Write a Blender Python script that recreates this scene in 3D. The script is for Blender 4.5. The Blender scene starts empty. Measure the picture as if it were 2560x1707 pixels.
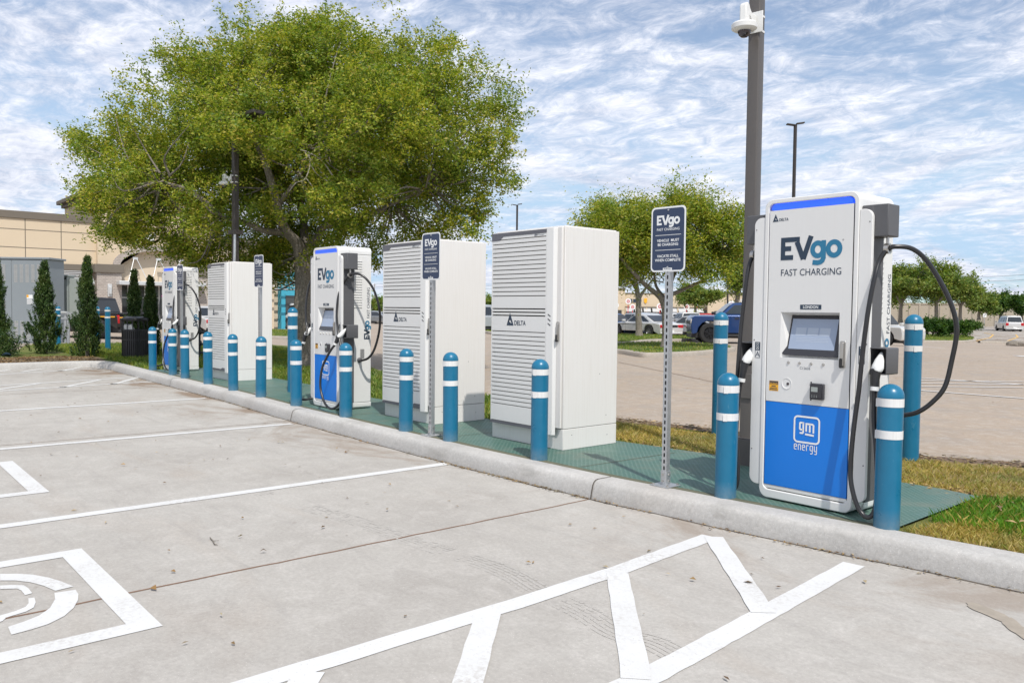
import bpy, bmesh, math, random
import numpy as np
from mathutils import Vector, Matrix, noise
PI = math.pi; R_ = math.radians
S = bpy.context.scene; COL = S.collection
random.seed(7); RNG = np.random.default_rng(11)

# ---------------------------------------------------------------- camera
FPX, CX, CY = 2024.66, 1280.0, 853.5           # focal length in photo pixels (photo 2560 x 1707)
YAW, PITCH, ROLL = R_(49.595), R_(2.2415), R_(0.649)
FW = np.array([-math.sin(YAW)*math.cos(PITCH), math.cos(YAW)*math.cos(PITCH), -math.sin(PITCH)])
_r = np.array([math.cos(YAW), math.sin(YAW), 0.0]); _u = np.cross(_r, FW)
RT = math.cos(ROLL)*_r + math.sin(ROLL)*_u; UP = -math.sin(ROLL)*_r + math.cos(ROLL)*_u
EYE = np.array([0, 0, 1.5])
cd = bpy.data.cameras.new('camera'); cam = bpy.data.objects.new('camera', cd); COL.objects.link(cam)
cd.sensor_width = 36; cd.lens = FPX/2560*36; cd.clip_end = 2000; cd.clip_start = .05
cam.matrix_world = Matrix(((RT[0], UP[0], -FW[0], 0), (RT[1], UP[1], -FW[1], 0), (RT[2], UP[2], -FW[2], 1.5), (0, 0, 0, 1)))
S.camera = cam
def ray(x, y): return FW + (x-CX)/FPX*RT - (y-CY)/FPX*UP
def G(x, y, z=0.0):                            # photo pixel -> point on the level z
    d = ray(x, y); p = EYE + d*((z-1.5)/d[2]); return Vector((p[0], p[1], z))
def at(x, y, dep): return Vector(EYE + ray(x, y)*dep)
def onx(X, x, y): d = ray(x, y); t = X/d[0]; return d[1]*t, 1.5+d[2]*t
KD = 2560/2352
def Gd(x, y, z=0.0): return G(x*KD, y*KD, z)
def atd(x, y, dep): return at(x*KD, y*KD, dep)

# ---------------------------------------------------------------- sky, sun, exposure
SUN = Vector((1.06, -.46, 1.77)).normalized()
w = bpy.data.worlds.new("World"); S.world = w; w.use_nodes = True
nt = w.node_tree; N = nt.nodes; L = nt.links; N.clear()
out = N.new('ShaderNodeOutputWorld'); bg = N.new('ShaderNodeBackground'); bg.inputs[1].default_value = .15
sky = N.new('ShaderNodeTexSky'); sky.sky_type = 'NISHITA'; sky.sun_disc = False
sky.sun_elevation = math.asin(SUN.z); sky.sun_rotation = math.atan2(SUN.x, SUN.y)
sky.air_density = 1.0; sky.dust_density = .6; sky.ozone_density = 1.5
def nd(t, **k):
    n = N.new(t)
    for a, b in k.items(): setattr(n, a, b)
    return n
def mth(op, a, b=None, c=None):
    n = nd('ShaderNodeMath', operation=op)
    for i, v in enumerate((a, b, c)):
        if v is None: continue
        if isinstance(v, (int, float)): n.inputs[i].default_value = v
        else: L.new(v, n.inputs[i])
    return n.outputs[0]
tc = nd('ShaderNodeTexCoord'); sp = nd('ShaderNodeSeparateXYZ'); L.new(tc.outputs['Generated'], sp.inputs[0])
zz = mth('ADD', mth('MAXIMUM', sp.outputs[2], 0.0), .13)
px_, py_ = mth('DIVIDE', sp.outputs[0], zz), mth('DIVIDE', sp.outputs[1], zz)
cmb = nd('ShaderNodeCombineXYZ'); L.new(px_, cmb.inputs[0]); L.new(py_, cmb.inputs[1])
def cnoise(rot, scale, sc, detail, rough, dist, off=(0, 0, 0)):
    m = nd('ShaderNodeMapping'); L.new(cmb.outputs[0], m.inputs[0]); m.inputs['Rotation'].default_value = (0, 0, rot)
    m.inputs['Scale'].default_value = scale; m.inputs['Location'].default_value = off
    n = nd('ShaderNodeTexNoise'); L.new(m.outputs[0], n.inputs[0]); n.inputs['Scale'].default_value = sc
    n.inputs['Detail'].default_value = detail; n.inputs['Roughness'].default_value = rough; n.inputs['Distortion'].default_value = dist
    return n.outputs[0]
big = cnoise(R_(20), (1, .7, 1), .85, 6, .62, 1.0, (2.3, 1.1, 0))
stk = cnoise(R_(28), (.9, 1.6, 1), 2.2, 10, .68, 1.2, (0, 3, 0))
fin = cnoise(R_(-30), (1, 1.2, 1), 8.0, 9, .72, .9)
den = mth('ADD', mth('ADD', mth('MULTIPLY', big, .60), mth('MULTIPLY', stk, .20)), mth('MULTIPLY', fin, .20))
mr = nd('ShaderNodeMapRange'); L.new(den, mr.inputs[0]); mr.inputs[1].default_value = .405; mr.inputs[2].default_value = .56
mr.interpolation_type = 'SMOOTHSTEP'
fac = mth('MULTIPLY', mr.outputs[0], .94)
fac = mth('ADD', fac, .03)
cloudcol = nd('ShaderNodeMixRGB'); ck = nd('ShaderNodeClamp'); L.new(mth('MULTIPLY', mth('SUBTRACT', mth('ADD', mth('MULTIPLY', fin, .5), mth('MULTIPLY', stk, .5)), .38), 4.2), ck.inputs[0]); L.new(ck.outputs[0], cloudcol.inputs[0])
CLOUD_A, CLOUD_B = (1.8, 2.0, 2.5, 1), (3.5, 3.55, 3.8, 1)
cloudcol.inputs[1].default_value = CLOUD_A; cloudcol.inputs[2].default_value = CLOUD_B
hs = nd('ShaderNodeHueSaturation'); hs.inputs['Saturation'].default_value = .88; hs.inputs['Value'].default_value = .50
L.new(sky.outputs[0], hs.inputs['Color'])
mx = nd('ShaderNodeMixRGB'); L.new(fac, mx.inputs[0]); dk = nd('ShaderNodeMixRGB', blend_type='DARKEN'); dk.inputs[0].default_value = 1; dk.inputs[2].default_value = (1.65, 2.3, 3.0, 1); L.new(hs.outputs[0], dk.inputs[1]); L.new(dk.outputs[0], mx.inputs[1]); L.new(cloudcol.outputs[0], mx.inputs[2])
L.new(mx.outputs[0], bg.inputs[0]); L.new(bg.outputs[0], out.inputs[0])
sd = bpy.data.lights.new('sun', 'SUN'); sd.energy = 2.0; sd.angle = R_(.6); sd.color = (1, .955, .89)
so = bpy.data.objects.new('sun', sd); COL.objects.link(so); so.rotation_euler = SUN.to_track_quat('Z', 'Y').to_euler()
S.view_settings.view_transform = 'Standard'; S.view_settings.look = 'None'; S.view_settings.gamma = 1
S.view_settings.exposure = 1.06
S.cycles.max_bounces = 8; S.cycles.transparent_max_bounces = 8
try: S.cycles.use_denoising = True
except Exception: pass

# ---------------------------------------------------------------- materials
def lin(h):
    if isinstance(h, (tuple, list)): return tuple(h)+(1,) if len(h) == 3 else tuple(h)
    h = h.lstrip('#'); o = []
    for i in (0, 2, 4):
        c = int(h[i:i+2], 16)/255; o.append(c/12.92 if c <= .04045 else ((c+.055)/1.055)**2.4)
    return tuple(o)+(1,)
class Mat:
    def __init__(s, name, col=(.8, .8, .8), rough=.5, metal=0, spec=.5):
        s.m = bpy.data.materials.new(name); s.m.use_nodes = True; s.t = s.m.node_tree; s.n = s.t.nodes; s.l = s.t.links
        s.b = s.n['Principled BSDF']; s.b.inputs['Base Color'].default_value = lin(col); s.b.inputs['Roughness'].default_value = rough
        s.b.inputs['Metallic'].default_value = metal; s.b.inputs['Specular IOR Level'].default_value = spec
        s.col = lin(col); s._tc = None; s.world = False; s._g = None
    def tc(s, scale=(1, 1, 1), rot=0, kind='Object'):
        if s._tc is None: s._tc = s.n.new('ShaderNodeTexCoord')
        m = s.n.new('ShaderNodeMapping'); m.inputs['Scale'].default_value = scale; m.inputs['Rotation'].default_value = (0, 0, rot)
        if s.world:
            if s._g is None: s._g = s.n.new('ShaderNodeNewGeometry')
            s.l.new(s._g.outputs['Position'], m.inputs[0])
        else: s.l.new(s._tc.outputs[kind], m.inputs[0])
        return m.outputs[0]
    def noise(s, sc, detail=4, rough=.55, scale=(1, 1, 1), rot=0, dist=0, kind='Object'):
        n = s.n.new('ShaderNodeTexNoise'); s.l.new(s.tc(scale, rot, kind), n.inputs[0]); n.inputs['Scale'].default_value = sc
        n.inputs['Detail'].default_value = detail; n.inputs['Roughness'].default_value = rough; n.inputs['Distortion'].default_value = dist
        return n.outputs[0]
    def ramp(s, f, a, b, lo=0., hi=1.):
        n = s.n.new('ShaderNodeMapRange'); s.l.new(f, n.inputs[0])
        for i, v in zip((1, 2, 3, 4), (a, b, lo, hi)): n.inputs[i].default_value = v
        return n.outputs[0]
    def mix(s, f, a, b, mode='MIX'):
        n = s.n.new('ShaderNodeMixRGB'); n.blend_type = mode
        for i, v in enumerate((f, a, b)):
            if isinstance(v, (int, float)): n.inputs[i].default_value = v
            elif isinstance(v, (tuple, list)) : n.inputs[i].default_value = v
            elif isinstance(v, str): n.inputs[i].default_value = lin(v)
            else: s.l.new(v, n.inputs[i])
        return n.outputs[0]
    def math(s, op, a, b=0.):
        n = s.n.new('ShaderNodeMath'); n.operation = op
        for i, v in enumerate((a, b)):
            if isinstance(v, (int, float)): n.inputs[i].default_value = v
            else: s.l.new(v, n.inputs[i])
        return n.outputs[0]
    def color(s, o): s.l.new(o, s.b.inputs['Base Color']); return s
    def roughn(s, o): s.l.new(o, s.b.inputs['Roughness']); return s
    def bump(s, h, strength=.3, dist=.01):
        n = s.n.new('ShaderNodeBump'); n.inputs['Strength'].default_value = strength; n.inputs['Distance'].default_value = dist
        s.l.new(h, n.inputs['Height']); s.l.new(n.outputs[0], s.b.inputs['Normal']); return s
def simple(name, col, rough=.5, metal=0, var=.06, vs=6., spec=.5, bump=0, bs=200):
    m = Mat(name, col, rough, metal, spec)
    f = m.noise(vs, 5, .6)
    c = tuple(x*(1-var) for x in m.col[:3])+(1,); d = tuple(min(1, x*(1+var)) for x in m.col[:3])+(1,)
    m.color(m.mix(f, c, d))
    m.roughn(m.ramp(f, 0, 1, max(.02, rough-.07), min(1, rough+.08)))
    if bump: m.bump(m.noise(bs, 3), bump, .002)
    return m.m
M = {}
def whitepaint(name, col, streak):
    m = Mat(name, col, .38); m.world = True
    a = m.noise(3, 5, .6); s = m.noise(14, 6, .7, (6, 6, .12)); g = m.noise(1.3, 4, .6)
    st = m.ramp(s, .48, .75, 0, streak)
    c = m.mix(st, m.mix(a, tuple(x*.96 for x in m.col[:3])+(1,), m.col), (.50, .44, .36, 1))
    dirt = m.ramp(m.noise(55, 2, .5), .74, .80, 0, .5)
    c = m.mix(m.math('MULTIPLY', dirt, m.ramp(g, .5, .7)), c, (.35, .31, .26, 1))
    m.color(c); m.bump(m.noise(350, 2), .04, .001); return m.m
M['white'] = whitepaint('white_powder_coat', (.74, .735, .715), .05)
M['cabwhite'] = whitepaint('cabinet_powder_coat', (.73, .71, .68), .26)
M['panelgrey'] = whitepaint('panel_light_grey', (.72, .715, .695), .06)
M['bandgrey'] = simple('band_grey', (.12, .12, .135), .45)
M['slot'] = simple('slot_dark', (.03, .028, .026), .8)
M['dgrey'] = simple('dark_grey_plastic', (.095, .095, .10), .5, var=.1, bump=.05)
M['black'] = simple('black_plastic', (.02, .02, .022), .38, var=.15)
M['rubber'] = simple('black_rubber_cable', (.022, .022, .024), .3, var=.2, vs=12)
M['blue'] = simple('blue_vinyl', (.0, .18, .66), .42, var=.03)
M['steel'] = simple('galvanized_steel', (.50, .51, .52), .42, .75, var=.14, vs=30)
M['chrome'] = simple('brushed_metal', (.5, .48, .45), .3, .9)
M['navy'] = simple('navy_sign', (.028, .045, .095), .4, var=.06)
M['ink'] = simple('ink_navy', (.02, .04, .07), .45)
M['teal'] = simple('ink_teal', (.02, .17, .30), .45)
M['signwhite'] = simple('sign_white', (.78, .79, .78), .45, var=.03)
M['screenw'] = simple('bezel_black', (.035, .035, .042), .18)
M['screen'] = simple('screen_glass', (.30, .36, .47), .12, var=.1, vs=3)
M['screencard'] = simple('screen_card', (.40, .46, .55), .15, var=.02)
M['yellow'] = simple('yellow_sticker', (.85, .42, .02), .5)
def emis(name, col, strength):
    m = Mat(name, col, .3); m.b.inputs['Emission Color'].default_value = lin(col); m.b.inputs['Emission Strength'].default_value = strength
    f = m.noise(5, 3); m.color(m.mix(f, m.col, tuple(x*.8 for x in m.col[:3])+(1,))); return m.m
M['led'] = emis('blue_light_bar', (.02, .09, .75), .55)
# bollard sleeve: dusty blue plastic
m = Mat('blue_bollard_plastic', (.0, .135, .27), .33); m.world = True; f = m.noise(9, 5, .6)
sc_ = m.ramp(m.noise(38, 5, .7, (1, 1, .35)), .62, .72, 0, .45)
dz = m.n.new('ShaderNodeSeparateXYZ'); m.world = False; m.l.new(m.tc(), dz.inputs[0]); m.world = True
dust = m.math('MULTIPLY', m.ramp(dz.outputs[2], .0, .13, .55, 0), m.noise(25, 4))
base = m.mix(f, (.003, .118, .220, 1), (.011, .162, .290, 1))
m.color(m.mix(dust, m.mix(sc_, base, (.10, .25, .33, 1)), (.30, .30, .26, 1))); m.roughn(m.ramp(f, .3, .7, .26, .42)); M['bollard'] = m.m
m = Mat('reflective_tape', (.70, .70, .69), .4); m.world = True; f = m.noise(20, 4); ln = m.noise(8, 2, .5, (14, 14, .3))
m.color(m.mix(m.ramp(ln, .45, .7, 0, .5), m.mix(f, (.66, .66, .65, 1), (.76, .76, .75, 1)), (.60, .58, .56, 1))); M['tape'] = m.m
# pole bronze
M['pole'] = simple('bronze_pole_paint', (.115, .105, .098), .45, .2, var=.08)
M['poledark'] = simple('dark_bronze_paint', (.045, .038, .034), .5, .1)
M['bark'] = None
m = Mat('oak_bark', (.2, .17, .14), .95); a = m.noise(14, 8, .7, (1, 1, .35)); b = m.noise(60, 5, .7, (1, 1, .4))
m.color(m.mix(m.ramp(b, .38, .66), m.mix(a, (.075, .058, .045, 1), (.20, .165, .13, 1)), (.34, .31, .26, 1))); m.bump(m.math('ADD', a, m.math('MULTIPLY', b, .5)), .9, .05); M['bark'] = m.m
m = Mat('pale_twig', (.42, .38, .32), .9); m.color(m.mix(m.noise(30, 4), (.32, .28, .23, 1), (.50, .46, .40, 1))); M['twig'] = m.m
def leafmat(name, cols, trans=.35, rough=.5):
    m = Mat(name, cols[0], rough, 0, .35)
    g = m.n.new('ShaderNodeNewGeometry'); r = g.outputs['Random Per Island']
    cr = m.n.new('ShaderNodeValToRGB'); m.l.new(r, cr.inputs[0]); el = cr.color_ramp.elements
    while len(el) < len(cols): el.new(.5)
    for i, c in enumerate(cols): el[i].position = i/(len(cols)-1); el[i].color = lin(c)
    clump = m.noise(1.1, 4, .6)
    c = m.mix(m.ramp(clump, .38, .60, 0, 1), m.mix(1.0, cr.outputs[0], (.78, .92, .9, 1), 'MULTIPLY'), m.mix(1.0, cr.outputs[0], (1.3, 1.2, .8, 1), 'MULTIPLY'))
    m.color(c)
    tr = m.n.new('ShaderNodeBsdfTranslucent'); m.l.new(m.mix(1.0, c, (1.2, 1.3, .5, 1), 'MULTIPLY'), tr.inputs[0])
    mxs = m.n.new('ShaderNodeMixShader'); mxs.inputs[0].default_value = trans
    m.l.new(m.b.outputs[0], mxs.inputs[1]); m.l.new(tr.outputs[0], mxs.inputs[2])
    m.l.new(mxs.outputs[0], m.n['Material Output'].inputs[0]); return m.m
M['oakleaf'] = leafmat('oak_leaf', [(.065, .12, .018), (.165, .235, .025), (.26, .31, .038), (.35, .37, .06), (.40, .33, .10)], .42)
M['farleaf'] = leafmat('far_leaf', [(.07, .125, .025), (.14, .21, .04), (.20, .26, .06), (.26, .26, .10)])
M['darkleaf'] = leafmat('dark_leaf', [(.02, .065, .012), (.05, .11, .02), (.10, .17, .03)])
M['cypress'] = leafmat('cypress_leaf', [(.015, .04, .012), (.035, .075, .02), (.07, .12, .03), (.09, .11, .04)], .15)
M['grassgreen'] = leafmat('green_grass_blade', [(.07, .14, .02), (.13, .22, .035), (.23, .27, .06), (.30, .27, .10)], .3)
M['grassdry'] = leafmat('dry_grass_blade', [(.30, .22, .08), (.40, .31, .13), (.26, .26, .07), (.48, .38, .19), (.17, .22, .05)], .3)
M['grasslush'] = leafmat('lush_grass_blade', [(.06, .17, .02), (.11, .26, .03), (.18, .32, .04)], .3)
M['litter'] = leafmat('leaf_litter', [(.10, .055, .03), (.20, .12, .06), (.33, .23, .14), (.42, .33, .23)], .05)
# concretes
def concrete(name, base, warm, broom=True, scale=1.0, stain=1.0, seed=0):
    m = Mat(name, base, .9, 0, .25)
    big = m.noise(.22*scale, 6, .6); mid = m.noise(1.3, 7, .65, dist=.6); fine = m.noise(42, 4, .7); sp2 = m.noise(190, 2, .6)
    st = m.noise(.55, 6, .62, (.5, 1.6, 1), R_(12), 1.0)
    c = m.mix(m.ramp(big, .35, .65), base+(1,), warm+(1,))
    c = m.mix(m.ramp(mid, .40, .66, 0, .34*stain), c, (.27, .245, .22, 1)); c = m.mix(m.ramp(m.noise(5.5, 8, .75, dist=.8), .48, .68, 0, .30), c, (.62, .59, .55, 1))
    c = m.mix(m.ramp(st, .56, .74, 0, .38*stain), c, (.36, .29, .23, 1))
    c = m.mix(m.ramp(fine, .34, .72, 0, .34), c, (.20, .185, .17, 1))
    c = m.mix(m.ramp(sp2, .66, .74, 0, .65), c, (.15, .14, .13, 1))
    c = m.mix(m.ramp(m.noise(120, 2, .5), .66, .72, 0, .5), c, (.72, .70, .66, 1))
    spots = m.ramp(m.noise(7.5, 2, .4), .74, .77, 0, .30*stain); c = m.mix(spots, c, (.22, .19, .16, 1))
    m.color(c)
    br = m.noise(30, 3, .7, (.25, 9, 1)) if broom else fine
    m.bump(m.math('ADD', br, m.math('MULTIPLY', fine, .8)), .28, .006); return m
m = concrete('parking_concrete', (.47, .45, .415), (.42, .397, .362)); M['lot'] = m.m
_y = m.n.new('ShaderNodeSeparateXYZ'); m.l.new(m.tc(), _y.inputs[0]); old = m.b.inputs['Base Color'].links[0].from_socket
_k = m.math('MULTIPLY', m.ramp(_y.outputs[1], 3.3, 4.7, .0, 1), m.ramp(_y.outputs[0], -3, -12, .55, 1)); _s = m.ramp(m.math('ADD', m.noise(.55, 6, .68, (1, 1.5, 1), 0, 1.2), m.math('MULTIPLY', _k, .12)), .57, .70, 0, .8)
m.color(m.mix(m.math('MULTIPLY', _s, _k), m.mix(m.ramp(m.noise(2.2, 7, .7, (.35, 2.2, 1), R_(5), 1.6), .52, .72, 0, .28), old, (.25, .235, .22, 1)), (.20, .135, .085, 1)))
M['aisle'] = concrete('aisle_concrete', (.395, .315, .24), (.34, .265, .195), True, .6, 1.5).m
m = concrete('kerb_concrete', (.52, .51, .49), (.46, .45, .43), False, 3, .6)
M['kerb'] = m.m
vs = m.noise(26, 3, .7, (5, 5, .3)); sm = m.noise(2.2, 5, .6, (1, 1, 3))
old = m.b.inputs['Base Color'].links[0].from_socket
m.color(m.mix(m.ramp(vs, .58, .8, 0, .3), m.mix(m.ramp(sm, .56, .72, 0, .45), old, (.24, .23, .21, 1)), (.75, .74, .72, 1)))
M['kerbfar'] = concrete('far_kerb_concrete', (.40, .35, .29), (.36, .32, .27), False, 3, .8).m
m = Mat('white_road_paint', (.74, .74, .73), .7); a = m.noise(60, 4, .7); b = m.noise(2.5, 5, .6)
wear = m.math('MAXIMUM', m.ramp(a, .60, .70, 0, .75), m.math('MULTIPLY', m.ramp(m.noise(1.7, 6, .7), .48, .66, 0, .8), m.ramp(m.noise(35, 5, .75), .46, .60)))
m.color(m.mix(wear, m.mix(m.ramp(b, .4, .7, 0, .3), (.62, .62, .61, 1), (.52, .51, .49, 1)), (.44, .415, .385, 1))); m.bump(a, .2, .003); M['paint'] = m.m
M['paintold'] = simple('faded_road_paint', (.62, .60, .56), .8, var=.2, vs=12)
M['paintyel'] = simple('yellow_road_paint', (.60, .38, .12), .8, var=.2, vs=12)
M['joint'] = simple('joint_sealant', (.19, .115, .075), .9, var=.35, vs=9)
M['jointdark'] = simple('dark_joint', (.10, .085, .07), .9, var=.3, vs=9)
M['stain'] = simple('wet_stain', (.31, .27, .22), .8, var=.3, vs=14)
M['soil'] = simple('garden_soil', (.15, .10, .065), 1, var=.4, vs=20, bump=.5, bs=60)
m = Mat('turf_ground', (.10, .15, .04), 1, 0, .1); a = m.noise(1.5, 5, .6); b = m.noise(25, 5, .7)
m.color(m.mix(b, m.mix(m.ramp(a, .4, .6), (.07, .13, .025, 1), (.22, .20, .08, 1)), (.11, .13, .035, 1))); m.bump(b, .6, .04); M['turf'] = m.m
m = Mat('dry_turf_ground', (.3, .22, .1), 1, 0, .1); b = m.noise(35, 5, .7); m.color(m.mix(b, (.20, .13, .06, 1), (.36, .28, .14, 1))); m.bump(b, .6, .03); M['dryturf'] = m.m
# green tread plate
m = Mat('green_tread_plate', (.035, .10, .095), .42, .0, .5)
mp = m.tc((1, 1, 1), R_(45)); w1 = m.n.new('ShaderNodeTexWave'); w1.bands_direction = 'X'; w1.inputs['Scale'].default_value = 8.5; m.l.new(mp, w1.inputs[0])
w2 = m.n.new('ShaderNodeTexWave'); w2.bands_direction = 'Y'; w2.inputs['Scale'].default_value = 8.5; m.l.new(mp, w2.inputs[0])
chk = m.math('MULTIPLY', w1.outputs[1], w2.outputs[1]); d1 = m.noise(3.5, 6, .65); d2 = m.noise(90, 3, .6); d3 = m.noise(1.1, 4, .6)
c = m.mix(m.ramp(d3, .35, .7), (.040, .115, .090, 1), (.075, .145, .115, 1))
c = m.mix(m.ramp(chk, .35, .7, 0, .75), c, (.15, .235, .20, 1)); c = m.mix(m.ramp(d1, .5, .75, 0, .5), c, (.21, .20, .16, 1))
c = m.mix(m.ramp(d2, .68, .72, 0, .8), c, (.42, .42, .36, 1)); m.color(c); m.bump(m.ramp(chk, .35, .6), .8, .004); m.roughn(m.ramp(d1, .3, .7, .38, .6)); M['plate'] = m.m
m = Mat('plate_frame', (.14, .13, .08), .7); m.color(m.mix(m.noise(8, 5, .7), (.055, .075, .05, 1), (.17, .145, .085, 1))); M['plateframe'] = m.m
# buildings
def stucco(name, a, b):
    m = Mat(name, a, .9, 0, .2); m.color(m.mix(m.noise(.6, 5, .6), a+(1,), b+(1,))); m.bump(m.noise(60, 3), .2, .01); return m.m
M['stucco'] = stucco('tan_stucco', (.60, .49, .35), (.64, .53, .39)); M['stucco2'] = stucco('pale_tan_stucco', (.58, .48, .36), (.62, .52, .40))
M['trim'] = stucco('brown_grey_trim', (.155, .135, .11), (.19, .165, .135)); M['farwall'] = stucco('far_wall', (.46, .40, .31), (.50, .44, .35))
m = Mat('stone_block', (.45, .38, .33), .9); br = m.n.new('ShaderNodeTexBrick'); m.l.new(m.tc((1, 1, 1)), br.inputs[0])
sx = m.n.new('ShaderNodeSeparateXYZ'); m.l.new(m.tc(), sx.inputs[0]); cx = m.n.new('ShaderNodeCombineXYZ'); m.l.new(sx.outputs[1], cx.inputs[0]); m.l.new(sx.outputs[2], cx.inputs[1]); m.l.new(cx.outputs[0], br.inputs[0])
br.inputs['Scale'].default_value = 2.6; br.inputs['Color1'].default_value = (.50, .43, .38, 1); br.inputs['Color2'].default_value = (.40, .34, .30, 1); br.inputs['Mortar'].default_value = (.28, .25, .22, 1); br.inputs['Mortar Size'].default_value = .03
m.color(m.mix(m.ramp(m.noise(3, 5), .3, .7, 0, .5), br.outputs[0], (.46, .42, .38, 1))); m.bump(br.outputs[1], .5, .02); M['stone'] = m.m
M['brownwall'] = simple('brown_wood_wall', (.13, .065, .03), .6, var=.2, vs=3)
m = Mat('shop_glass', (.03, .035, .04), .08, 0, .8); m.color(m.mix(m.noise(.8, 4), (.015, .02, .02, 1), (.09, .09, .085, 1))); M['glass'] = m.m
M['alum'] = simple('pale_aluminium', (.60, .61, .61), .45, .3); M['cabgrey'] = simple('utility_grey_paint', (.25, .28, .30), .45, .1, var=.05, vs=2)
M['boxgreen'] = simple('utility_grey_green_paint', (.33, .36, .34), .5, var=.05); M['pipe'] = simple('dark_pipe_paint', (.045, .048, .055), .5)
M['white_pl'] = simple('white_plastic', (.72, .72, .70), .35); M['lens'] = simple('dark_dome', (.03, .02, .03), .05, spec=.9)
M['pink'] = emis('pink_neon', (.8, .1, .5), 1.2); M['red'] = simple('red_paint', (.55, .03, .03), .35)
M['tyre'] = simple('tyre_rubber', (.02, .02, .02), .8, var=.3, bump=.3, bs=40); M['rim'] = simple('alloy_rim', (.35, .35, .36), .3, .8)
M['rimblack'] = simple('black_rim', (.015, .015, .017), .3, .3); M['carglass'] = simple('car_glass', (.022, .026, .03), .06, spec=.9, var=.3, vs=1.5)
M['tail'] = simple('tail_light_red', (.45, .015, .02), .15); M['headl'] = simple('headlight', (.65, .62, .58), .1); M['cladding'] = simple('black_trim', (.025, .025, .027), .5)
def carpaint(name, col, metal=.25):
    m = Mat(name, col, .28, metal, .5); m.b.inputs['Coat Weight'].default_value = .7; m.b.inputs['Coat Roughness'].default_value = .05
    m.color(m.mix(m.noise(2, 4), tuple(x*.94 for x in m.col[:3])+(1,), m.col)); return m.m
CP = {k: carpaint(k+'_car_paint', v) for k, v in dict(blue=(.004, .038, .15), white=(.66, .66, .65), silver=(.42, .44, .46), grey=(.20, .215, .23), black=(.014, .015, .018), red=(.42, .02, .02), lightblue=(.09, .18, .38), pearl=(.62, .61, .58), dark=(.05, .05, .055)).items()}

# ---------------------------------------------------------------- mesh helpers
def box(bm, x0, x1, y0, y1, z0, z1, mi=0):
    v = [bm.verts.new(p) for p in ((x0, y0, z0), (x1, y0, z0), (x1, y1, z0), (x0, y1, z0), (x0, y0, z1), (x1, y0, z1), (x1, y1, z1), (x0, y1, z1))]
    for f in ((0, 3, 2, 1), (4, 5, 6, 7), (0, 1, 5, 4), (1, 2, 6, 5), (2, 3, 7, 6), (3, 0, 4, 7)):
        bm.faces.new([v[i] for i in f]).material_index = mi
    return v
def boxr(bm, c, size, rot, mi=0):               # rotated box
    v = box(bm, -size[0]/2, size[0]/2, -size[1]/2, size[1]/2, -size[2]/2, size[2]/2, mi)
    bmesh.ops.transform(bm, matrix=Matrix.Translation(c) @ rot, verts=v)
def rrect(x0, z0, x1, z1, r, n=6):
    rs = r if isinstance(r, (list, tuple)) else (r,)*4
    o = []
    for (cx, cz, a0), rr in zip((((x0), (z0), 180), ((x1), (z0), 270), ((x1), (z1), 0), ((x0), (z1), 90)), rs):
        sx = 1 if cx == x0 else -1; sz = 1 if cz == z0 else -1
        if rr <= 0: o.append((cx, cz)); continue
        for i in range(n+1):
            a = R_(a0+90*i/n); o.append((cx+sx*rr+rr*math.cos(a), cz+sz*rr+rr*math.sin(a)))
    return o
def prism(bm, pts, a, b, axis='y', mi=0, caps=True):
    def P(p, t):
        if axis == 'y': return (p[0], t, p[1])
        if axis == 'x': return (t, p[0], p[1])
        return (p[0], p[1], t)
    A = [bm.verts.new(P(p, a)) for p in pts]; B = [bm.verts.new(P(p, b)) for p in pts]; n = len(pts)
    for i in range(n):
        j = (i+1) % n; bm.faces.new((A[i], A[j], B[j], B[i])).material_index = mi
    if caps: bm.faces.new(A).material_index = mi; bm.faces.new(B[::-1]).material_index = mi
    return A+B
def ring(bm, outer, inner, a, b, axis='y', mi=0):
    def P(p, t): return (p[0], t, p[1]) if axis == 'y' else ((t, p[0], p[1]) if axis == 'x' else (p[0], p[1], t))
    O = [[bm.verts.new(P(p, t)) for p in outer] for t in (a, b)]; I = [[bm.verts.new(P(p, t)) for p in inner] for t in (a, b)]; n = len(outer)
    for i in range(n):
        j = (i+1) % n
        for q in ((O[0][i], O[0][j], O[1][j], O[1][i]), (I[0][j], I[0][i], I[1][i], I[1][j]), (O[0][j], O[0][i], I[0][i], I[0][j]), (O[1][i], O[1][j], I[1][j], I[1][i])):
            bm.faces.new(q).material_index = mi
def catmull(pts, n=6):
    P = [Vector(p) for p in pts]; P = [P[0]*2-P[1]]+P+[P[-1]*2-P[-2]]; o = []
    for i in range(1, len(P)-2):
        for k in range(n):
            t = k/n; a, b, c, d = P[i-1:i+3]
            o.append(.5*((2*b)+(c-a)*t+(2*a-5*b+4*c-d)*t*t+(3*b-a-3*c+d)*t**3))
    o.append(P[-2]); return o
def tube(bm, pts, rad, n=10, mi=0, caps=True, flat=1.0):
    P = [Vector(p) for p in pts]; m = len(P); rr = rad if isinstance(rad, (list, tuple)) else [rad]*m
    up = None; rings = []
    for i in range(m):
        t = (P[min(i+1, m-1)]-P[max(i-1, 0)]).normalized()
        if up is None: up = Vector((0, 0, 1)) if abs(t.z) < .9 else Vector((1, 0, 0))
        a = t.cross(up)
        if a.length < 1e-5: a = t.orthogonal()
        a.normalize(); up = a.cross(t).normalized()
        rings.append([bm.verts.new(P[i]+(a*math.cos(2*PI*k/n)+up*math.sin(2*PI*k/n)*flat)*rr[i]) for k in range(n)])
    for i in range(m-1):
        for k in range(n):
            j = (k+1) % n; bm.faces.new((rings[i][k], rings[i][j], rings[i+1][j], rings[i+1][k])).material_index = mi
    if caps: bm.faces.new(rings[0][::-1]).material_index = mi; bm.faces.new(rings[-1]).material_index = mi
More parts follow.
